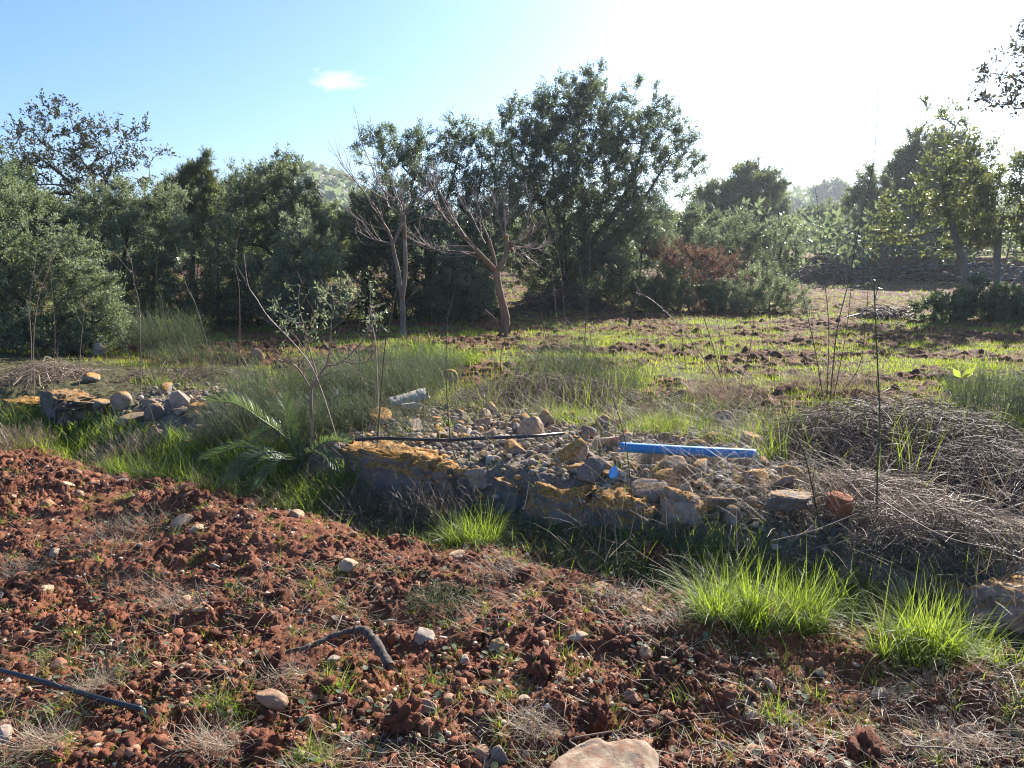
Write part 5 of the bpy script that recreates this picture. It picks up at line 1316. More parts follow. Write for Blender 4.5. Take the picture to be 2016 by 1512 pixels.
# ------------------------------------------------------------------ thin stalks and saplings on and behind the wall
def yw(px, py, s=.9):
    """distance at which this pixel's ground point lies"""
    return float(G(px, py)[1])
GS = "thin dry stalks along the wall"
ST = [
    ([(60, 800), (62, 690), (58, 600), (66, 540), (72, 490)], .006, .003, 'twig', .8, "pale dry stalk, left one of the pair in front of the wild olive", 3),
    ([(68, 795), (66, 680), (75, 590), (95, 530), (100, 500)], .006, .003, 'twig', .8, "pale dry stalk, right one of the pair in front of the wild olive", 3),
    ([(155, 790), (158, 700), (165, 620), (170, 590)], .005, .002, 'twig', .7, "grey stalk at the right flank of the wild olive bush", 3),
    ([(105, 770), (108, 650), (100, 540), (104, 480)], .005, .002, 'twig', .5, "thin stalk crossing the middle of the wild olive bush", 3),
    ([(277, 800), (277, 690), (274, 600), (265, 560), (258, 510)], .006, .0025, 'twig', .6, "grey-brown forked stalk above the left rubble", 5),
    ([(320, 880), (290, 780), (280, 690), (320, 620), (310, 560), (306, 500)], .005, .002, 'stem', .4, "thin green stalk bending over the left rubble", 1),
    ([(440, 800), (425, 770), (407, 675), (385, 600), (367, 562), (345, 480)], .007, .003, 'stem', .6, "long stalk leaning left out of the palm", 3),
    ([(470, 790), (472, 640), (470, 562), (462, 512), (478, 410), (480, 350)], .006, .002, 'twig', .5, "tall thin stalk rising straight behind the palm frond tip", 4),
    ([(672, 885), (624, 745), (586, 685), (529, 625), (504, 587), (488, 560), (480, 500)], .009, .004, 'twig', .75, "long pale stalk leaning left across the olive sapling", 2),
    ([(747, 890), (741, 700), (733, 640), (730, 610), (737, 602), (757, 597)], .006, .004, 'twig', .9, "pale stalk with a hooked top right of the olive sapling", 0),
    ([(740, 900), (757, 690), (768, 630), (780, 570), (783, 540)], .008, .003, 'stem', .25, "dark stalk leaning towards the forked bare trunk", 1),
    ([(715, 890), (710, 760), (706, 650), (712, 600)], .005, .002, 'stem', .5, "fine stalk between the sapling and the rusty spotted stone", 1),
    ([(905, 945), (888, 870), (879, 760), (880, 640), (892, 590)], .009, .003, 'stem', .5, "green stalk standing over the bright grass tuft", 1),
    ([(985, 755), (986, 700), (996, 660), (1004, 625)], .009, .004, 'stem', .05, "short blackish stalk under the leaning bare trunk", 0),
    ([(958, 935), (957, 830), (962, 740)], .005, .002, 'stem', .7, "pale short stalk right of the green one", 1),
    ([(832, 870), (835, 780), (826, 720)], .004, .002, 'twig', .6, "thin stalk in front of the grey plank", 1),
    ([(1252, 1060), (1240, 935), (1228, 855), (1205, 780), (1168, 690), (1160, 640)], .006, .002, 'stem', .35, "long thin green stalk rooted in front of the orange-ridged stone", 1),
    ([(1143, 745), (1155, 620), (1160, 520), (1163, 440), (1158, 365)], .008, .003, 'stem', .35, "tall straight stalk with withered tip leaves left of the tallest tree's base", 4),
    ([(1150, 735), (1152, 600), (1135, 500), (1125, 430)], .007, .002, 'stem', .35, "stalk forking left from the foot of the tall straight one", 3),
    ([(1100, 690), (1092, 580), (1080, 480), (1076, 395)], .007, .003, 'twig', .6, "tall pale stalk with short side twigs right of the leaning bare tree", 6),
    ([(1115, 660), (1105, 540), (1093, 460), (1098, 380)], .007, .003, 'twig', .55, "slightly bent pale stalk beside the one with short side twigs", 5),
    ([(1090, 760), (1070, 640), (1050, 560), (1045, 500)], .005, .002, 'stem', .35, "thin stalk bending left over the field behind the feathery weeds", 2),
    ([(1010, 790), (1040, 740), (1090, 640)], .006, .003, 'stem', .1, "dark stalk slanting right over the dry grass heap", 0),
    ([(1440, 800), (1405, 735), (1340, 645), (1285, 592), (1252, 576)], .010, .005, 'twig', .6, "pale grey sapling arching far to the left over the field", 2),
    ([(1436, 800), (1400, 670), (1370, 580), (1345, 490), (1318, 440), (1300, 400)], .008, .003, 'twig', .5, "bare sapling stem bending left before the rusty-topped shrub", 4),
    ([(1352, 735), (1341, 640), (1340, 540), (1345, 470), (1342, 420)], .007, .003, 'stem', .2, "dark upright stalk before the rusty-topped shrub", 4),
    ([(1418, 700), (1430, 620), (1432, 540), (1420, 500)], .006, .0025, 'twig', .5, "slim bare stalk right of the rusty-topped shrub", 4),
    ([(1438, 795), (1420, 680), (1400, 560), (1385, 520)], .006, .002, 'twig', .5, "thin inner stem of the arching sapling clump", 3),
    ([(1445, 800), (1478, 680), (1485, 610)], .006, .003, 'stem', .1, "short dark stem leaning right from the arching sapling clump", 1),
    ([(1622, 785), (1605, 690), (1585, 600), (1570, 520), (1560, 440)], .0085, .003, 'stem', .4, "left stem of the five-stemmed sapling in front of the terraces", 3),
    ([(1628, 785), (1632, 650), (1622, 540), (1612, 430), (1605, 370)], .0085, .003, 'stem', .4, "second stem from the left of the five-stemmed sapling", 3),
    ([(1634, 790), (1648, 650), (1672, 550), (1695, 430), (1718, 330), (1728, 200), (1722, 150)], .0095, .003, 'stem', .35, "tallest stem of the five-stemmed sapling, rising into white sky", 5),
    ([(1640, 785), (1665, 660), (1676, 560), (1680, 480)], .007, .003, 'stem', .35, "short thin stem of the five-stemmed sapling", 2),
    ([(1645, 780), (1690, 725), (1703, 650), (1712, 540), (1730, 420)], .008, .003, 'stem', .3, "right elbowed stem of the five-stemmed sapling", 3),
    ([(1727, 1060), (1728, 900), (1732, 820), (1727, 700), (1722, 590), (1720, 555)], .0075, .0045, 'stem', .45, "thick green upright stem standing in the right bramble", 2),
    ([(1622, 1065), (1605, 990), (1585, 900), (1550, 820), (1536, 790)], .006, .003, 'stem', .1, "dark thin stem leaning left past the orange brick", 0),
    ([(1718, 790), (1780, 782), (1860, 782), (1940, 795), (2030, 812)], .006, .003, 'stem', .5, "thin green runner arching along the top of the right bramble", 1),
    ([(1526, 780), (1525, 720), (1530, 680)], .004, .002, 'stem', .5, "short fine stalk in the field left of the five-stemmed sapling", 1),
    ([(1212, 890), (1210, 800), (1200, 720)], .005, .002, 'twig', .6, "pale stalk behind the left end of the blue pipe", 1)]
for pts, r0, r1, mt, tn, lab, nt_ in ST:
    Y_ = yw(pts[0][0], min(pts[0][1], 1062))
    nm = "sapling" if "sapling" in lab else "dry_stalk"
    stick(nm, pts, Y_, r0 * .62, r1 * .6, mt, lab, nm.replace("_", " "), dj=rng.uniform(-.25, .25), twigs=nt_ + 1, tl=.20 if nt_ else .1, tint=tn, group=GS, k=26, sides=5, tdepth=0)
# long loose bramble canes on the right heap
for pts, tn, lab in [([(1765, 810), (1800, 845), (1860, 885), (1930, 930), (1990, 985)], .5, "long cane arching over the right bramble heap"), ([(1880, 870), (1950, 858), (2010, 835)], .8, "pale cane sticking out towards the right edge"),
                     ([(1905, 850), (1910, 890), (1930, 930)], .7, "short upright pale cane on the bramble top"), ([(1700, 960), (1790, 1020), (1870, 1060), (1960, 1080)], .8, "pale fallen cane sweeping across the front of the bramble"),
                     ([(1520, 1065), (1600, 1045), (1690, 1010)], .8, "pale straw cane crossing in front of the orange brick"), ([(1660, 930), (1700, 980), (1760, 1010)], .6, "cane lying above the orange brick")]:
    P = [G(*q) + [0, 0, h_] for q, h_ in zip(pts, np.interp(np.linspace(0, 1, len(pts)), [0, .5, 1], [.35, .45, .2]))]
    Yc = [float(p[1]) - .35 for p in P]
    a = Acc(); Q = np.array([D(q[0], q[1], y_) for q, y_ in zip(pts, Yc)])
    Q[:, 2] = np.maximum(Q[:, 2], macro(Q[:, 0], Q[:, 1]) + .06)
    L = smooth_line(Q, 24); tubes(a, L[None], np.linspace(.0045, .002, 24)[None], 4, tn); spray(a, L, 4, .1, .0016, 0, tint=tn)
    o = a.build("bramble_cane", M['bramble']); tag(o, lab, "cane", "loose canes on the bramble")

# ------------------------------------------------------------------ olive sapling
YS = yw(613, 885)
rt = root("olive_sapling", G(613, 880), "slim olive sapling with bare lower branches and silvery leafy tips", "sapling")
o_ = np.array(rt.location); ta, ca = Acc(), Acc()
tipsL = []
def sl_(pts, r0, r1, n_, dj=0., leafy=0):
    P = np.array([D(a, b, YS + dj * i / max(1, len(pts) - 1)) for i, (a, b) in enumerate(pts)])
    L = smooth_line(P, 22); tubes(ta, L[None], np.linspace(r0, r1, 22)[None], 6, .55)
    if n_: spray(ta, L, n_, .16, .002, 1, tint=.5)
    if leafy:
        i0 = int(22 * (1 - leafy))
        for i in range(i0, 22):
            m = 2; d = unit(rng.normal(size=(m, 3)) + [0, 0, .5])
            C = L[i] + rng.normal(0, .03, (m, 3)); leaves(ca, C, d, rng.uniform(.022, .042, m), rng.uniform(.007, .012, m), rng.uniform(.45, 1, m))
        for _ in range(6):
            i = rng.integers(i0, 22); d = unit((rng.normal(size=3) * .8 + [0, 0, .5])[None])[0]; e = L[i] + d * rng.uniform(.06, .16)
            tubes(ta, np.stack([L[i], e])[None], np.array([[.0014, .0008]]), 3, .5)
            m = 10; t = rng.uniform(0.1, 1, m)[:, None]; leaves(ca, L[i] + (e - L[i]) * t, unit(d + rng.normal(0, .7, (m, 3))), rng.uniform(.022, .04, m), rng.uniform(.007, .012, m), rng.uniform(.4, 1, m))
P0 = D(613, 885, YS); P0[2] = macro(P0[0], P0[1]) - .03
L = smooth_line(np.array([P0, D(614, 830, YS), D(613, 767, YS), D(626, 745, YS)]), 24); tubes(ta, L[None], np.linspace(.013, .010, 24)[None], 8, .6)
for a_ in [([(626, 745), (641, 722), (660, 718), (676, 710), (691, 697)], .008, .004, 4, .1, 0), ([(691, 697), (721, 660), (728, 620), (729, 572)], .005, .002, 3, .15, .55), ([(676, 710), (700, 716), (722, 712), (735, 690)], .005, .002, 4, -.1, 0), ([(641, 722), (649, 692), (651, 650), (655, 610), (662, 575)], .006, .002, 4, -.1, .45),
           ([(651, 650), (680, 625), (694, 595), (697, 585)], .004, .0015, 2, .1, .5), ([(680, 625), (690, 580), (699, 552)], .003, .0015, 1, .1, .5), ([(624, 740), (610, 690), (600, 650), (588, 600), (590, 560)], .006, .002, 4, .2, .45), ([(613, 767), (586, 725), (561, 712), (545, 705), (535, 680)], .007, .0025, 5, -.2, .0),
           ([(586, 725), (600, 700), (612, 660), (620, 610)], .005, .002, 3, .1, .5), ([(600, 650), (570, 625), (541, 612)], .004, .0015, 1, .1, .5), ([(612, 660), (640, 630), (635, 590)], .004, .0015, 2, 0, .5), ([(655, 610), (640, 590), (625, 575)], .003, .0012, 1, .1, .6), ([(721, 660), (735, 640), (748, 625)], .003, .0012, 1, 0, .6),
           ([(626, 745), (650, 735), (690, 730), (715, 738)], .004, .002, 3, -.2, 0), ([(600, 690), (580, 660), (560, 650)], .003, .0015, 3, 0, .3)]:
    sl_(*a_)
ta.build("trunk", M['twig'], rt, o_); ca.build("crown", M['olive'], rt, o_)

# ------------------------------------------------------------------ young date palm
pb = G(588, 925); YP = float(pb[1]) + .1; pb[1] = YP; pb[2] = macro(pb[0], pb[1])
rt = root("young_palm", pb, "young stemless date palm with arching feathered fronds at the wall foot", "palm")
M['palm'] = mat_leaf("palm_leaflet", [(0, (.06, .09, .055)), (.6, (.11, .145, .085)), (1, (.17, .22, .08))], (.17, .26, .03), .42, .32, .6)
M['palmpale'] = mat_leaf("palm_leaflet_dry", [(0, (.20, .20, .17)), (1, (.42, .42, .38))], (.2, .22, .12), .3, .4, .6)
def frond(pts, dys, n, ll, up, tint, wd=.0062, label=None, bare=.25, pale=.0):
    P = np.array([D(a, b, YP + d_) for (a, b), d_ in zip(pts, dys)]); P[0] = np.array([pb[0], pb[1], pb[2] + .02])
    L = smooth_line(P, 40); a = Acc(); tubes(a, L[None], np.linspace(.008, .0018, 40)[None], 5, .7)
    n = int(n * .9); t = np.linspace(bare, .99, n); i = t * 38.9; i0 = i.astype(int); f_ = (i - i0)[:, None]
    C = L[i0] * (1 - f_) + L[i0 + 1] * f_; T = unit(L[np.minimum(i0 + 1, 39)] - L[i0])
    S = unit(np.cross(T, [0, 0, 1.])); U = np.cross(S, T)
    for sg in (-1, 1):
        ang = rng.normal(.62, .18, n)[:, None]
        d = unit(T * (.55 + .5 * t[:, None]) + S * sg * np.sin(ang) * 1.1 + U * up * np.cos(ang))
        ln_ = ll * np.sin(np.pi * np.clip(.12 + .8 * (t - bare) / (1 - bare), 0, 1)) ** .6 * rng.uniform(.85, 1.1, n)
        w_ = np.full(n, wd); mid = C + d * ln_[:, None] * .5 + np.array([0, 0, .01]); tip_ = C + d * ln_[:, None] - np.array([0, 0, 1.]) * (ln_ * .12)[:, None]
        pn = unit(np.cross(d, T)) ; sd2 = unit(np.cross(d, pn))
        q = np.stack([C - sd2 * w_[:, None] * .35, C + sd2 * w_[:, None] * .35, mid + sd2 * w_[:, None] * .5, mid - sd2 * w_[:, None] * .5, tip_], 1).reshape(-1, 3)
        b_ = np.arange(n)[:, None] * 5
        a.add(q, b_ + np.array([0, 1, 2, 3]), np.repeat(np.clip(tint + rng.normal(0, .12, n) + pale * (t > .6), 0, 1), 5), b_ + np.array([3, 2, 4]))
    o = a.build("frond", M['palm'], rt, np.array(rt.location))
    if label: o["label"] = label
frond([(588, 925), (560, 860), (520, 830), (480, 803), (448, 792), (410, 792)], (0, 0, -.05, -.1, -.15, -.2), 46, .17, .75, .45, label="longest frond arching left with comb-like upright leaflets")
frond([(588, 925), (575, 870), (566, 820), (556, 785)], (0, .02, .03, .05), 36, .16, .4, .95, label="bright upright frond lit through")
frond([(588, 925), (590, 865), (598, 825), (604, 805)], (0, .02, .0, .0), 30, .13, .4, .8)
frond([(588, 925), (540, 890), (500, 900), (470, 925), (455, 945)], (0, -.15, -.3, -.4, -.45), 40, .15, .5, .4)
frond([(588, 925), (540, 890), (480, 880), (440, 890), (405, 905)], (0, -.05, -.1, -.15, -.2), 42, .15, .5, .35)
frond([(588, 925), (625, 880), (655, 868), (690, 872)], (0, -.1, -.15, -.2), 36, .14, .6, .6)
frond([(588, 925), (572, 880), (548, 845), (520, 850), (500, 875)], (0, .1, .1, .05, 0), 36, .14, .5, .4)
frond([(588, 925), (600, 880), (625, 850), (650, 855)], (0, .1, .15, .15), 30, .13, .5, .5)
frond([(588, 925), (565, 905), (520, 905), (480, 935)], (0, -.2, -.35, -.45), 36, .13, .5, .35)
frond([(588, 925), (620, 860), (650, 800), (672, 772)], (0, .2, .35, .5), 36, .14, .5, .45)
frond([(588, 925), (610, 890), (640, 900), (668, 925)], (0, -.2, -.3, -.4), 34, .13, .5, .35)
frond([(588, 925), (560, 900), (530, 930), (510, 960)], (0, -.3, -.45, -.5), 34, .13, .5, .4)
# ------------------------------------------------------------------ grass of the field: one mass
def grass_points(n, y0, y1, margin=.5):
    y = np.sqrt(rng.uniform(y0 ** 2, y1 ** 2, n)); x = rng.uniform(-1, 1, n) * (.72 * y + margin)
    return x, y
ga = Acc()
def field_grass(n, y0, y1, l0, l1, wd, segs=2):
    x, y = grass_points(n, y0, y1); s, u = su(x, y)
    cl_ = .5 + .5 * gn(x * 1.6, y * 1.6, 101)
    p_ = (1 - .93 * fieldsoil(x, y)) * sst(1.5, 2.4, s + .4 * gn(x, y, 99)) * (.35 + .65 * cl_)
    k = rng.random(n) < p_
    x, y, cl_ = x[k], y[k], cl_[k]; m = len(x)
    L = rng.uniform(l0, l1, m) * (.55 + .75 * cl_) 
    tone = .58 + .25 * gn(x * .6, y * .6, 111) + rng.normal(0, .17, m)
    dry = rng.random(m) < .05
    blades(ga, np.stack([x, y, gz(x, y) - .01], -1), rng.uniform(0, 6.28, m), L, rng.uniform(.05, .6, m), rng.uniform(.1, 1.1, m), wd * rng.uniform(.7, 1.3, m), np.clip(np.where(dry, rng.uniform(.85, 1, m), np.minimum(tone, .84)), 0, 1), segs)
field_grass(150000, 4.6, 8.5, .035, .12, .0045)
field_grass(210000, 8.5, 14, .03, .11, .007)
field_grass(150000, 14, 24, .04, .12, .012)
field_grass(100000, 24, 44, .06, .15, .026)
g_ = ga.build("grass", M['grass']); g_["kind"] = "stuff"; tag(g_, "yellow-green grass sprouting in patches over the ploughed field", "grass")

# weeds and grass growing along the wall and bank: one mass
wa = Acc()
def bank(n, us, ss, l0, l1, wd, tone, spread=.7, dens=None):
    u = rng.uniform(*us, n); s = rng.uniform(*ss, n)
    xy = WA + WT * u[:, None] + WN * s[:, None]; x, y = xy[:, 0], xy[:, 1]
    cl_ = .5 + .5 * gn(x * 2.4, y * 2.4, 131)
    k = rng.random(n) < cl_ ** 1.4
    x, y, cl_ = x[k], y[k], cl_[k]; m = len(x)
    blades(wa, np.stack([x, y, gz(x, y) - .01], -1), rng.uniform(0, 6.28, m), rng.uniform(l0, l1, m) * (.5 + cl_), rng.uniform(.05, spread, m), rng.uniform(.2, 1.3, m), wd * rng.uniform(.7, 1.4, m), np.clip(tone + rng.normal(0, .2, m), 0, 1), 3)
bank(9000, (-1.2, 2.2), (-.5, .15), .08, .22, .0045, .55)
bank(7000, (1.8, 3.9), (-.45, .15), .08, .24, .0045, .42)
bank(1500, (3.6, 7.2), (-.55, -.05), .05, .14, .0035, .45)
bank(2200, (5.2, 7.6), (-.35, .15), .08, .22, .004, .5)
bank(2500, (3.6, 7.0), (.2, 1.7), .05, .15, .003, .5)
bank(9000, (4.6, 6.6), (1.4, 2.1), .08, .2, .004, .62)
bank(9000, (2.4, 6.6), (1.6, 2.9), .05, .15, .004, .6)
bank(11000, (.0, 3.4), (1.0, 2.6), .06, .16, .004, .66)
o = wa.build("wall_grass", M['tuft']); o["kind"] = "stuff"; tag(o, "loose grass growing along the foot of the tumbled wall", "grass")

# bright tufts: things
TL = 1.18
def tuft(px, py, rad, L, n, tone, label, name="grass_tuft", mat='tuft', wd=.0045, lean=.75, bend=1.0, group="bright grass clumps", cat="grass clump", ry=None, dryn=.10):
    n = int(n * 1.25); c = G(px, py); a = Acc()
    k = max(3, int(n / 28)); q = np.sqrt(rng.uniform(0, 1, k)); th = rng.uniform(0, 6.28, k)
    sx_, sy_ = c[0] + rad * q * np.cos(th), c[1] + (ry or rad * .6) * q * np.sin(th)
    i = rng.integers(0, k, n); hgt_ = rng.uniform(.55, 1.2, k)[i]
    x = sx_[i] + rng.normal(0, .016, n); y = sy_[i] + rng.normal(0, .016, n)
    lean_az = th[i] + rng.normal(0, .6, k)[i]
    az = np.where(rng.random(n) < .40, lean_az + rng.normal(0, .8, n), rng.uniform(0, 6.28, n))
    ln_ = TL * L * hgt_ * rng.uniform(.35, 1.15, n)
    t_ = np.clip(tone + rng.normal(0, .12, k)[i] + rng.normal(0, .2, n), 0, .92); t_ = np.where(rng.random(n) < dryn, rng.uniform(.94, 1, n), t_)
    blades(a, np.stack([x, y, gz(x, y) - .01], -1), az, ln_, rng.uniform(0.02, .45, n) + lean * .4 * q[i], np.minimum(2.6, rng.gamma(1.6, .62, n)) * bend, wd * rng.uniform(.45, 1.6, n), t_, 6)
    m = n // 5; j = rng.integers(0, n, m)
    blades(a, np.stack([x[j], y[j], gz(x[j], y[j])], -1) + rng.normal(0, [.03, .02, 0], (m, 3)), rng.uniform(0, 6.28, m), TL * L * rng.uniform(.3, .9, m), rng.uniform(.7, 1.4, m), rng.uniform(-.3, .8, m), wd * .6, rng.uniform(.9, 1, m), 4)
    o = a.build(name, M[mat]); tag(o, label, cat, group)
    return o
tuft(938, 1075, .17, .25, 700, .74, "bright yellow-green grass tuft in front of the brown lichened block", lean=.7)
tuft(1490, 1215, .30, .25, 1900, .52, "broadest bright green grass clump, spilling over the soil edge on the right")
tuft(1660, 1195, .16, .24, 500, .38, "darker grass clump filling the gap between the two bright right-hand clumps")
tuft(1822, 1290, .19, .25, 1000, .72, "yellow-lit grass clump at the right above the dry straw")
tuft(1490, 1235, .11, .13, 200, .6, "thin fringe of grass on the soil just below the broadest bright clump")
tuft(1400, 1110, .10, .15, 160, .62, "loose upright grass in front of the dry straw under the wall")
tuft(1960, 1320, .14, .12, 200, .68, "low grass trailing to the right edge below the boulder")
tuft(625, 985, .18, .20, 300, .55, "lit grass spikes standing in the palm's shade")
tuft(545, 960, .12, .18, 150, .5, "small grass spikes left of the lit ones in the palm's shade")
tuft(1525, 1400, .06, .12, 60, .8, "small yellow-green grass sprouts on the soil at lower right", wd=.005)
tuft(1330, 1390, .035, .09, 26, .8, "pair of bright short sprouts left of the yellow-green sprouts", wd=.005)
tuft(672, 1360, .05, .13, 70, .42, "spreading green grass tuft below the bent broken branch", lean=1.5, bend=1.3)
tuft(845, 1345, .05, .11, 46, .42, "greyish weed-mixed tuft right of the broken branch end", lean=1.4)
tuft(1000, 1390, .04, .08, 40, .6, "small fresh tuft right of the triangular grey stone", lean=1.4)
tuft(243, 990, .05, .10, 60, .5, "little rosette of grass on the sunny red soil at left", lean=1.6)
tuft(405, 995, .03, .09, 30, .65, "short yellow tuft at the shade edge left of the palm", lean=1.)
tuft(1140, 1155, .05, .08, 50, .6, "small lit tuft on the soil ridge left of the dark clod", lean=1.2)
tuft(1610, 1360, .05, .07, 50, .5, "short sprawling tuft right of the yellow-green sprouts", lean=1.5)
tuft(1210, 1110, .10, .10, 70, .55, "thin drooping grass over the edge of the soil ridge", lean=1.5)
tuft(420, 1090, .04, .07, 36, .6, "tiny tuft among the red clods left of centre", lean=1.2)
tuft(410, 1400, .10, .09, 140, .55, "patch of young grass below the black hose end", lean=1.)
tuft(610, 1490, .10, .08, 160, .6, "fresh green patch at the bottom edge left of the slab", lean=1.2)
tuft(115, 1435, .05, .07, 60, .45, "dark green tuft under the black hose near the left edge", lean=1.2)
tuft(1990, 1395, .06, .10, 60, .55, "small tuft at the right edge over the bare soil", lean=1.3)
tuft(1530, 910, .16, .22, 140, .6, "long-bladed grass arching beside the right end of the blue pipe", lean=1.1, wd=.006)
tuft(1350, 820, .30, .22, 420, .70, "tall bright grass behind the blue pipe", wd=.005, ry=.25)
tuft(1190, 810, .20, .20, 170, .6, "grass standing behind the grey round stone", wd=.005)
tuft(1880, 820, .35, .14, 420, .80, "bright yellow grass behind the right bramble heap", wd=.007, ry=.3)
tuft(2000, 840, .20, .14, 200, .7, "grass at the right edge behind the bramble heap", wd=.006)
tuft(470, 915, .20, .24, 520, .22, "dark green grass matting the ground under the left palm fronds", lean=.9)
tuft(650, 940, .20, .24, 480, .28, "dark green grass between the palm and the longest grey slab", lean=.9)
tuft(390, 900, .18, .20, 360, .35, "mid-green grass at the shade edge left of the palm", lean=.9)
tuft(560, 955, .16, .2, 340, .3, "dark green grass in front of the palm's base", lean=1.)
# small sprouts everywhere on the soil: uncountable
sa = Acc()
q = soil_points(1000, 1.8, 6.5)
for (x, y) in q:
    m = rng.integers(6, 26); th = rng.uniform(0, 6.28, m); r_ = rng.uniform(.004, .02, m); L = rng.uniform(.03, .10)
    X_, Y_ = x + r_ * np.cos(th), y + r_ * np.sin(th)
    blades(sa, np.stack([X_, Y_, gz(X_, Y_) - .004], -1), th + rng.normal(0, .6, m), L * rng.uniform(.5, 1.1, m), rng.uniform(.2, .9, m), rng.uniform(.3, 1.3, m), rng.uniform(.0018, .0036, m), np.clip(rng.normal(.52, .2, m), 0, .95), 4)
o = sa.build("sprouting_grass", M['tuft']); o["kind"] = "stuff"; tag(o, "tiny sprouts of grass scattered over the red ploughed soil", "grass sprouts")
# broad round leaves and little weeds
ba = Acc()
q = soil_points(420, 1.8, 6.2)
x = q[:, 0]; y = q[:, 1]
u = rng.uniform(1.5, 7.2, 150); s = rng.uniform(-.5, .1, 150); xy = WA + WT * u[:, None] + WN * s[:, None]
x = np.concatenate([x, xy[:, 0]]); y = np.concatenate([y, xy[:, 1]])
m = len(x); rep = rng.integers(1, 4, m); X_ = np.repeat(x, rep) + rng.normal(0, .016, rep.sum()); Y_ = np.repeat(y, rep) + rng.normal(0, .016, rep.sum()); m = len(X_)
C = np.stack([X_, Y_, gz(X_, Y_) + rng.uniform(.008, .035, m)], -1); sz = rng.uniform(.010, .030, m)
ax = unit(np.stack([rng.normal(size=m), rng.normal(size=m), rng.uniform(-.1, .5, m)], -1))
sd_ = unit(np.cross(ax, np.array([0, 0, 1.]) + rng.normal(0, .3, (m, 3)))); nn = np.cross(sd_, ax)
an = np.linspace(0, 2 * np.pi, 9)[:-1]
ring = C[:, None] + sz[:, None, None] * (ax[:, None] * (np.cos(an) * 1.0 + 1)[:, None] * .5 + sd_[:, None] * (np.sin(an) * .42)[:, None] + nn[:, None] * (np.abs(np.sin(an)) * .10)[:, None])
ba.add(ring.reshape(-1, 3), (np.arange(m)[:, None, None] * 8 + np.array([[0, 1, 2, 3], [0, 3, 4, 5], [0, 5, 6, 7]])).reshape(-1, 4), np.repeat(rng.uniform(.2, 1, m), 8))
o = ba.build("seedling_leaves", M['weed']); o["kind"] = "stuff"; tag(o, "small round grey-green seedling leaves on the soil", "seedlings")

# ------------------------------------------------------------------ dry straw
st = Acc()
def straw(x, y, l0, l1, wd, h=.01, lean=(1.0, 1.6), bend=(-.6, .8), t0=.45):
    m = len(x)
    blades(st, np.stack([x, y, gz(x, y) + rng.uniform(0, h, m)], -1), rng.uniform(0, 6.28, m), rng.uniform(l0, l1, m), rng.uniform(*lean, m), rng.uniform(*bend, m), wd * rng.uniform(.6, 1.4, m), np.clip(rng.normal(t0, .22, m), 0, 1), 4, .5)
q = soil_points(23000, 1.7, 7.)
k = rng.random(len(q)) < sst(-.35, .6, gn(q[:, 0] * 1.6, q[:, 1] * 1.6, 151)) * .9 + .1
q = q[k]; straw(q[:, 0], q[:, 1], .02, .13, .0022, .025, t0=.55)
for px, py, rx, ry, n, l in [(600, 1000, .30, .12, 900, .14), (700, 1000, .22, .12, 500, .12), (250, 1035, .22, .14, 420, .12), (560, 1350, .07, .09, 260, .09), (1540, 1225, .10, .06, 260, .11), (1880, 1480, .2, .08, 380, .11), (1050, 1450, .09, .06, 300, .09), (420, 1490, .09, .05, 320, .10),
                              (190, 1380, .09, .05, 240, .09), (340, 1210, .10, .07, 260, .08), (1230, 1180, .16, .08, 300, .09), (1320, 1245, .16, .06, 260, .08), (300, 1150, .2, .08, 240, .1), (820, 1040, .25, .1, 260, .16), (1000, 1130, .2, .08, 200, .1), (30, 1130, .15, .12, 280, .1), (90, 1490, .1, .05, 200, .1), (1780, 1370, .15, .06, 160, .08)]:
    c = G(px, py); straw(c[0] + rng.normal(0, rx * .55, n), c[1] + rng.normal(0, ry * .55, n), l * .5, l * 1.3, .0018, .035, (.7, 1.5), (-.8, 1.0), .5)
# straw over the wall and under the bramble
def straw_us(n, us, ss, l0, l1, t0=.4, wd=.0022, h=.08):
    u = rng.uniform(*us, n); s = rng.uniform(*ss, n); xy = WA + WT * u[:, None] + WN * s[:, None]
    k = rng.random(n) < .5 + .5 * gn(xy[:, 0] * 2, xy[:, 1] * 2, 161); xy = xy[k]
    straw(xy[:, 0], xy[:, 1], l0, l1, wd, h, (.5, 1.5), (-.5, 1.), t0)
straw_us(3000, (3.6, 7.6), (-.15, 1.9), .08, .34, .5)
straw_us(2400, (5.6, 7.8), (-.35, .9), .12, .45, .5)
straw_us(2600, (3.2, 6.4), (1.3, 2.5), .10, .32, .36, .0026, .12)
straw_us(900, (.2, 3.4), (.4, 2.4), .10, .30, .5, .0026, .1)
straw_us(1600, (2.2, 4.2), (-.5, .2), .08, .3, .45)
o = st.build("dry_straw", M['straw']); o["kind"] = "stuff"; tag(o, "dry straw and dead grass littered over soil and rubble", "straw")

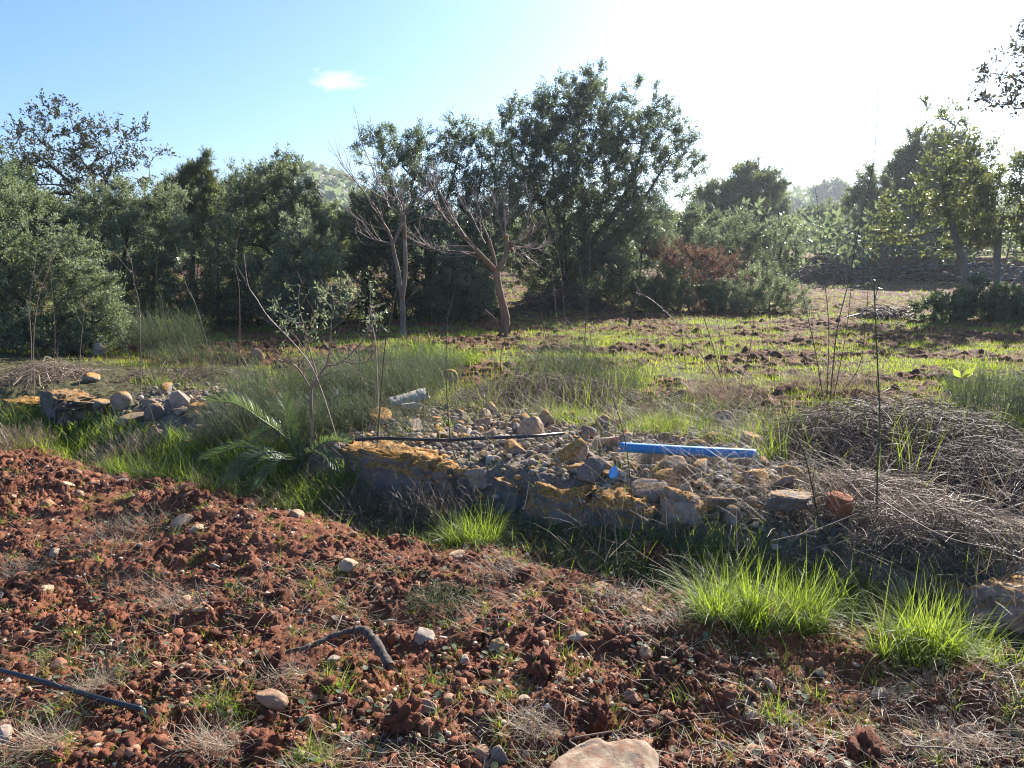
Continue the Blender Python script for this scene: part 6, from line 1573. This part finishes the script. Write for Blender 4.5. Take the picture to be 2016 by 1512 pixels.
# ------------------------------------------------------------------ wispy weeds, dry heaps, brambles
def wisp(px, py, rx, h, n, mat, tone, label, name="wispy_weed", wd=.0025, lean=.7, bend=.6, ry=None, lf=0, group="wispy weeds behind the wall", cat="weed", tv=.2):
    n = int(n * 1.5); h = h * 1.45; wd = wd * 1.3
    c = G(px, py); a = Acc(); q = np.sqrt(rng.uniform(0, 1, n)); th = rng.uniform(0, 6.28, n)
    x = c[0] + rx * q * np.cos(th); y = c[1] + (ry or rx * .7) * q * np.sin(th)
    L = h * rng.uniform(.45, 1.15, n) * (1.1 - .35 * q)
    az = th + rng.normal(0, .9, n)
    Pp = np.stack([x, y, macro(x, y) - .01], -1); le = rng.uniform(.0, .5, n) + lean * .5 * q; be = rng.uniform(-.3, 1, n) * bend
    tt_ = np.clip(tone + rng.normal(0, tv, n), 0, 1)
    blades(a, Pp, az, L, le, be, wd * rng.uniform(.6, 1.3, n), tt_, 5, .4)
    # fine side twigs
    k = 5; m = n * k; t = rng.uniform(.3, .95, m); i = np.repeat(np.arange(n), k)
    th_ = le[i] + be[i] * t * .5
    d = np.stack([np.cos(az[i]) * np.sin(th_), np.sin(az[i]) * np.sin(th_), np.cos(th_)], -1)
    C = Pp[i] + d * (L[i] * t)[:, None]
    blades(a, C, rng.uniform(0, 6.28, m), L[i] * rng.uniform(.12, .35, m), rng.uniform(.3, 1.2, m), rng.uniform(-.4, .8, m), wd * .6, tt_[i], 3, .4)
    if lf:
        m2 = m * lf; j = np.repeat(np.arange(m), lf)
        leaves(a, C[j] + rng.normal(0, .018, (m2, 3)), rng.normal(size=(m2, 3)) + [0, 0, .5], rng.uniform(.008, .02, m2), rng.uniform(.003, .006, m2), np.clip(tt_[i][j] + .1, 0, 1))
    o = a.build(name, M[mat]); tag(o, label, cat, group)
    return o
wisp(325, 690, .38, .50, 420, 'weed', .5, "rounded grey-green weed bush beside the left bushes", lf=2, wd=.004)
wisp(390, 715, .6, .28, 420, 'weed', .35, "greyish dry weeds right of the rounded grey-green weed", wd=.0035)
wisp(760, 790, .46, .42, 640, 'weed', .45, "feathery green-grey weed thicket right of the olive sapling", lf=1, wd=.003)
wisp(690, 770, .36, .34, 380, 'weed', .28, "fine grey dry weeds mixed through the sapling's foot", wd=.003)
wisp(850, 745, .32, .34, 340, 'weed', .62, "fresh green feathery weed in front of the red soil patch", lf=2, wd=.003)
wisp(820, 705, .4, .22, 300, 'tuft', .6, "bright green thistle leaves in front of the forked bare trunk", name="thistle", wd=.007, lean=1.3, group=None, cat="thistle")
wisp(900, 715, .3, .18, 200, 'tuft', .65, "bright green thistle patch by the red soil patch", name="thistle", wd=.007, lean=1.3, group=None, cat="thistle")
wisp(1100, 760, .42, .44, 480, 'weed', .45, "grey-green wispy weed behind the dry grass heap", lf=1, wd=.003)
wisp(1190, 770, .36, .32, 300, 'weed', .4, "thin grey-green weed right of the one behind the dry heap", lf=1, wd=.003)
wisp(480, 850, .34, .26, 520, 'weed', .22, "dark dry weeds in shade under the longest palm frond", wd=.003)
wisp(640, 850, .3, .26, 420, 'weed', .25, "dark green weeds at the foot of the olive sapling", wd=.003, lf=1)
wisp(540, 790, .4, .35, 420, 'weed', .35, "grey dry weeds behind the palm", wd=.003)
wisp(1960, 830, .35, .3, 320, 'weed', .5, "feathery grey-green weed at the right edge behind the bramble", lf=1, wd=.003)
wisp(1960, 770, .5, .22, 300, 'weed', .6, "low green weeds in the field by the right edge", lf=1, wd=.004)
wisp(110, 870, .35, .17, 300, 'tuft', .5, "tall grass and weeds on the left bank under the long orange slab", name="bank_weed", wd=.0045, group=None)
wisp(30, 885, .25, .2, 200, 'straw', .4, "dry grass on the left bank at the photo's edge", name="bank_weed", wd=.003, group=None)
wisp(250, 900, .25, .16, 240, 'straw', .45, "matted pale grass on the left bank below the rubble", name="bank_weed", wd=.003, lean=1.6, group=None)
wisp(1640, 770, .5, .26, 260, 'straw', .5, "pale dry grass at the foot of the five-stemmed sapling", wd=.003)
wisp(1425, 800, .3, .3, 260, 'straw', .5, "pale dry grass at the foot of the arching sapling clump", wd=.003)
wisp(870, 1180, .15, .055, 80, 'weed', .5, "feathery grey-green seedling patch on the bare soil above the straw", wd=.0025, lf=2, group=None, lean=1.4)
wisp(860, 1010, .2, .2, 240, 'straw', .35, "bluish dry grass clump in shade left of the bright tuft", wd=.003, lean=1.5, group=None)
# undergrowth that mats the bank between rubble and field: one mass
ua = Acc()
def under(n, us, ss, h0, h1, tones, wd, matacc, lf=0):
    u = rng.uniform(*us, n); s = rng.uniform(*ss, n); xy = WA + WT * u[:, None] + WN * s[:, None]; x, y = xy[:, 0], xy[:, 1]
    c_ = .5 + .6 * gn(x * 1.5, y * 1.5, 191) + .4 * gn(x * 4, y * 4, 192); k = rng.random(n) < np.clip(c_, 0, 1) ** 1.5
    x, y, c_ = x[k], y[k], np.clip(c_[k], 0, 1.3); m = len(x); L = rng.uniform(h0, h1, m) * (.45 + .7 * c_); az = rng.uniform(0, 6.28, m); le = rng.uniform(.0, .8, m); be = rng.normal(.3, .7, m)
    tt_ = np.clip(rng.normal(tones, .22, m), 0, 1); P = np.stack([x, y, macro(x, y) - .01], -1)
    blades(matacc, P, az, L, le, be, wd * rng.uniform(.6, 1.3, m), tt_, 5, .4)
    kk = 9; i = np.repeat(np.arange(m), kk); t = rng.uniform(.3, .95, m * kk); th_ = le[i] + be[i] * t * .5
    d = np.stack([np.cos(az[i]) * np.sin(th_), np.sin(az[i]) * np.sin(th_), np.cos(th_)], -1); C = P[i] + d * (L[i] * t)[:, None]
    blades(matacc, C, rng.uniform(0, 6.28, m * kk), L[i] * rng.uniform(.1, .32, m * kk), rng.uniform(.3, 1.3, m * kk), rng.uniform(-.5, .9, m * kk), wd * .65, tt_[i], 3, .4)
    if lf:
        j = np.repeat(np.arange(m * kk), lf); mm_ = len(j)
        leaves(matacc, C[j] + rng.normal(0, .02, (mm_, 3)), rng.normal(size=(mm_, 3)) + [0, 0, .4], rng.uniform(.008, .02, mm_), rng.uniform(.003, .007, mm_), np.clip(tt_[i][j] + rng.normal(0, .15, mm_), 0, 1))
ub = Acc()
under(700, (3.4, 6.4), (-.4, .05), .06, .18, .35, .0028, ua, 3)
under(1900, (1.2, 6.6), (1.5, 3.0), .12, .36, .45, .0035, ua, 2); under(900, (1.0, 6.4), (1.3, 2.9), .12, .34, .22, .003, ub)
under(1500, (2.4, 4.1), (.1, 1.6), .15, .40, .35, .003, ua, 2); under(700, (2.3, 4.0), (.0, 1.6), .15, .34, .2, .003, ub)
under(260, (.2, 1.6), (.6, 2.0), .15, .4, .45, .003, ub); under(500, (5.2, 7.4), (.0, 1.4), .12, .32, .35, .0028, ub)
o = ua.build("undergrowth", M['weed']); o["kind"] = "stuff"; tag(o, "grey-green twiggy undergrowth matting the bank between rubble and field", "undergrowth")
o = ub.build("dead_undergrowth", M['bramble']); o["kind"] = "stuff"; tag(o, "grey-brown dead stems tangled through the bank", "undergrowth")
# broad-leaved plant with two big leaves
c = G(1885, 790); a = Acc()
tp_ = D(1892, 745, c[1]); tubes(a, np.stack([c, (c + tp_) / 2 + [.01, 0, 0], tp_])[None], np.array([[.006, .005, .004]]), 5, .5)
for dx, dz, l in ((.10, .10, .17), (-.09, .09, .15), (.03, .15, .15), (.02, .02, .10), (-.06, .02, .1)):
    leaves(a, np.repeat(tp_[None], 1, 0), np.array([[dx, -.02, dz]]), l, l * .42, .95, .08)
o = a.build("broadleaf_plant", M['tuft']); tag(o, "single plant with pale broad upright leaves in the field behind the bramble", "plant")
HB = dict(mat='bramble', group="dry bramble and dead grass heaps", tint=None)
c = G(1790, 905); c[1] += .1
heap("bramble_heap", c, .95, .62, .42, 8200, .0013, 'bramble', "big tangled heap of dry bramble at the right", "bramble", lmin=.10, lmax=.55, group="dry bramble heaps")
c = G(1960, 960)
heap("bramble_heap", c, .55, .40, .30, 3200, .0012, 'bramble', "dark shaded lower part of dry bramble at the right edge", "bramble", lmin=.10, lmax=.5, group="dry bramble heaps", tint=lambda n: np.clip(rng.normal(.35, .2, n), 0, 1))  # shade of the lower part is put into a darker stem tint
c = G(1680, 990)
heap("dry_grass_heap", c, .55, .3, .16, 1500, .0014, 'straw', "pale flattened dry grass sweeping down in front of the bramble", "dry grass", lmin=.15, lmax=.55, group="dry grass heaps")
c = G(1830, 1075)
heap("dry_grass_heap", c, .42, .2, .22, 1500, .0014, 'straw', "fan of grey dry grass behind the yellow-lit clump", "dry grass", lmin=.15, lmax=.5, group="dry grass heaps", tint=lambda n: np.clip(rng.normal(.38, .2, n), 0, 1))
c = G(1080, 795); 
heap("dry_grass_heap", c, .95, .55, .30, 5600, .0014, 'bramble', "grey-brown heap of dead grass behind the rubble in the middle", "dry grass", lmin=.10, lmax=.5, group="dry grass heaps")
c = G(1340, 825)
heap("dry_grass_heap", c, .6, .35, .16, 1300, .0016, 'straw', "silvery dry grass heap in the grass behind the blue pipe", "dry grass", lmin=.12, lmax=.45, group="dry grass heaps")
c = G(400, 745)
heap("dry_grass_heap", c, .8, .5, .13, 1100, .0022, 'bramble', "low grey tangle of dead stems above the left rubble", "dry grass", lmin=.12, lmax=.6, group="dry grass heaps")
c = G(90, 745)
heap("dry_grass_heap", c, .5, .4, .2, 500, .0024, 'straw', "pale broken stems in front of the wild olive bush", "dry grass", lmin=.2, lmax=.8, group="dry grass heaps")
# green blades growing up through the heaps
ta_ = Acc(); n = 900
x = np.concatenate([rng.normal(G(1790, 905)[0], .5, n), rng.normal(G(1080, 795)[0], .6, n)]); y = np.concatenate([rng.normal(G(1790, 905)[1], .35, n), rng.normal(G(1080, 795)[1], .4, n)])
k = gn(x * 3, y * 3, 181) > .05; x, y = x[k], y[k]; m = len(x)
blades(ta_, np.stack([x, y, macro(x, y)], -1), rng.uniform(0, 6.28, m), rng.uniform(.2, .5, m), rng.uniform(0, .4, m), rng.uniform(.1, 1.1, m), .004 * rng.uniform(.6, 1.4, m), np.clip(rng.normal(.55, .2, m), 0, 1), 4)
o = ta_.build("heap_grass", M['tuft']); o["kind"] = "stuff"; tag(o, "green grass blades growing up through the dry heaps", "grass")
# rounded dark weed in the bramble's lee
wisp(1640, 890, .28, .22, 320, 'weed', .1, "small dark leafy shrub tucked at the left end of the bramble heap", name="dark_weed", lf=4, wd=.003, group=None)

# ------------------------------------------------------------------ the air
import bmesh
bm = bmesh.new(); bmesh.ops.create_cube(bm, size=1.0)
me = bpy.data.meshes.new("haze"); bm.to_mesh(me); bm.free()
hz = bpy.data.objects.new("haze", me); COL.objects.link(hz)
hz.scale = (960, 420, 44); hz.location = (0, 210 - 75, 44 / 2 - 3.5)
hm, ht, hout = new_mat("hazy_air")
pv = N(ht, "ShaderNodeVolumePrincipled")
pv.inputs["Color"].default_value = (.82, .90, 1, 1)
pv.inputs["Density"].default_value = .0006
pv.inputs["Anisotropy"].default_value = .45
ht.links.new(pv.outputs[0], hout.inputs["Volume"])
me.materials.append(hm)
hz["kind"] = "stuff"; tag(hz, "thin bluish haze in the sunlit air over the field", "haze")
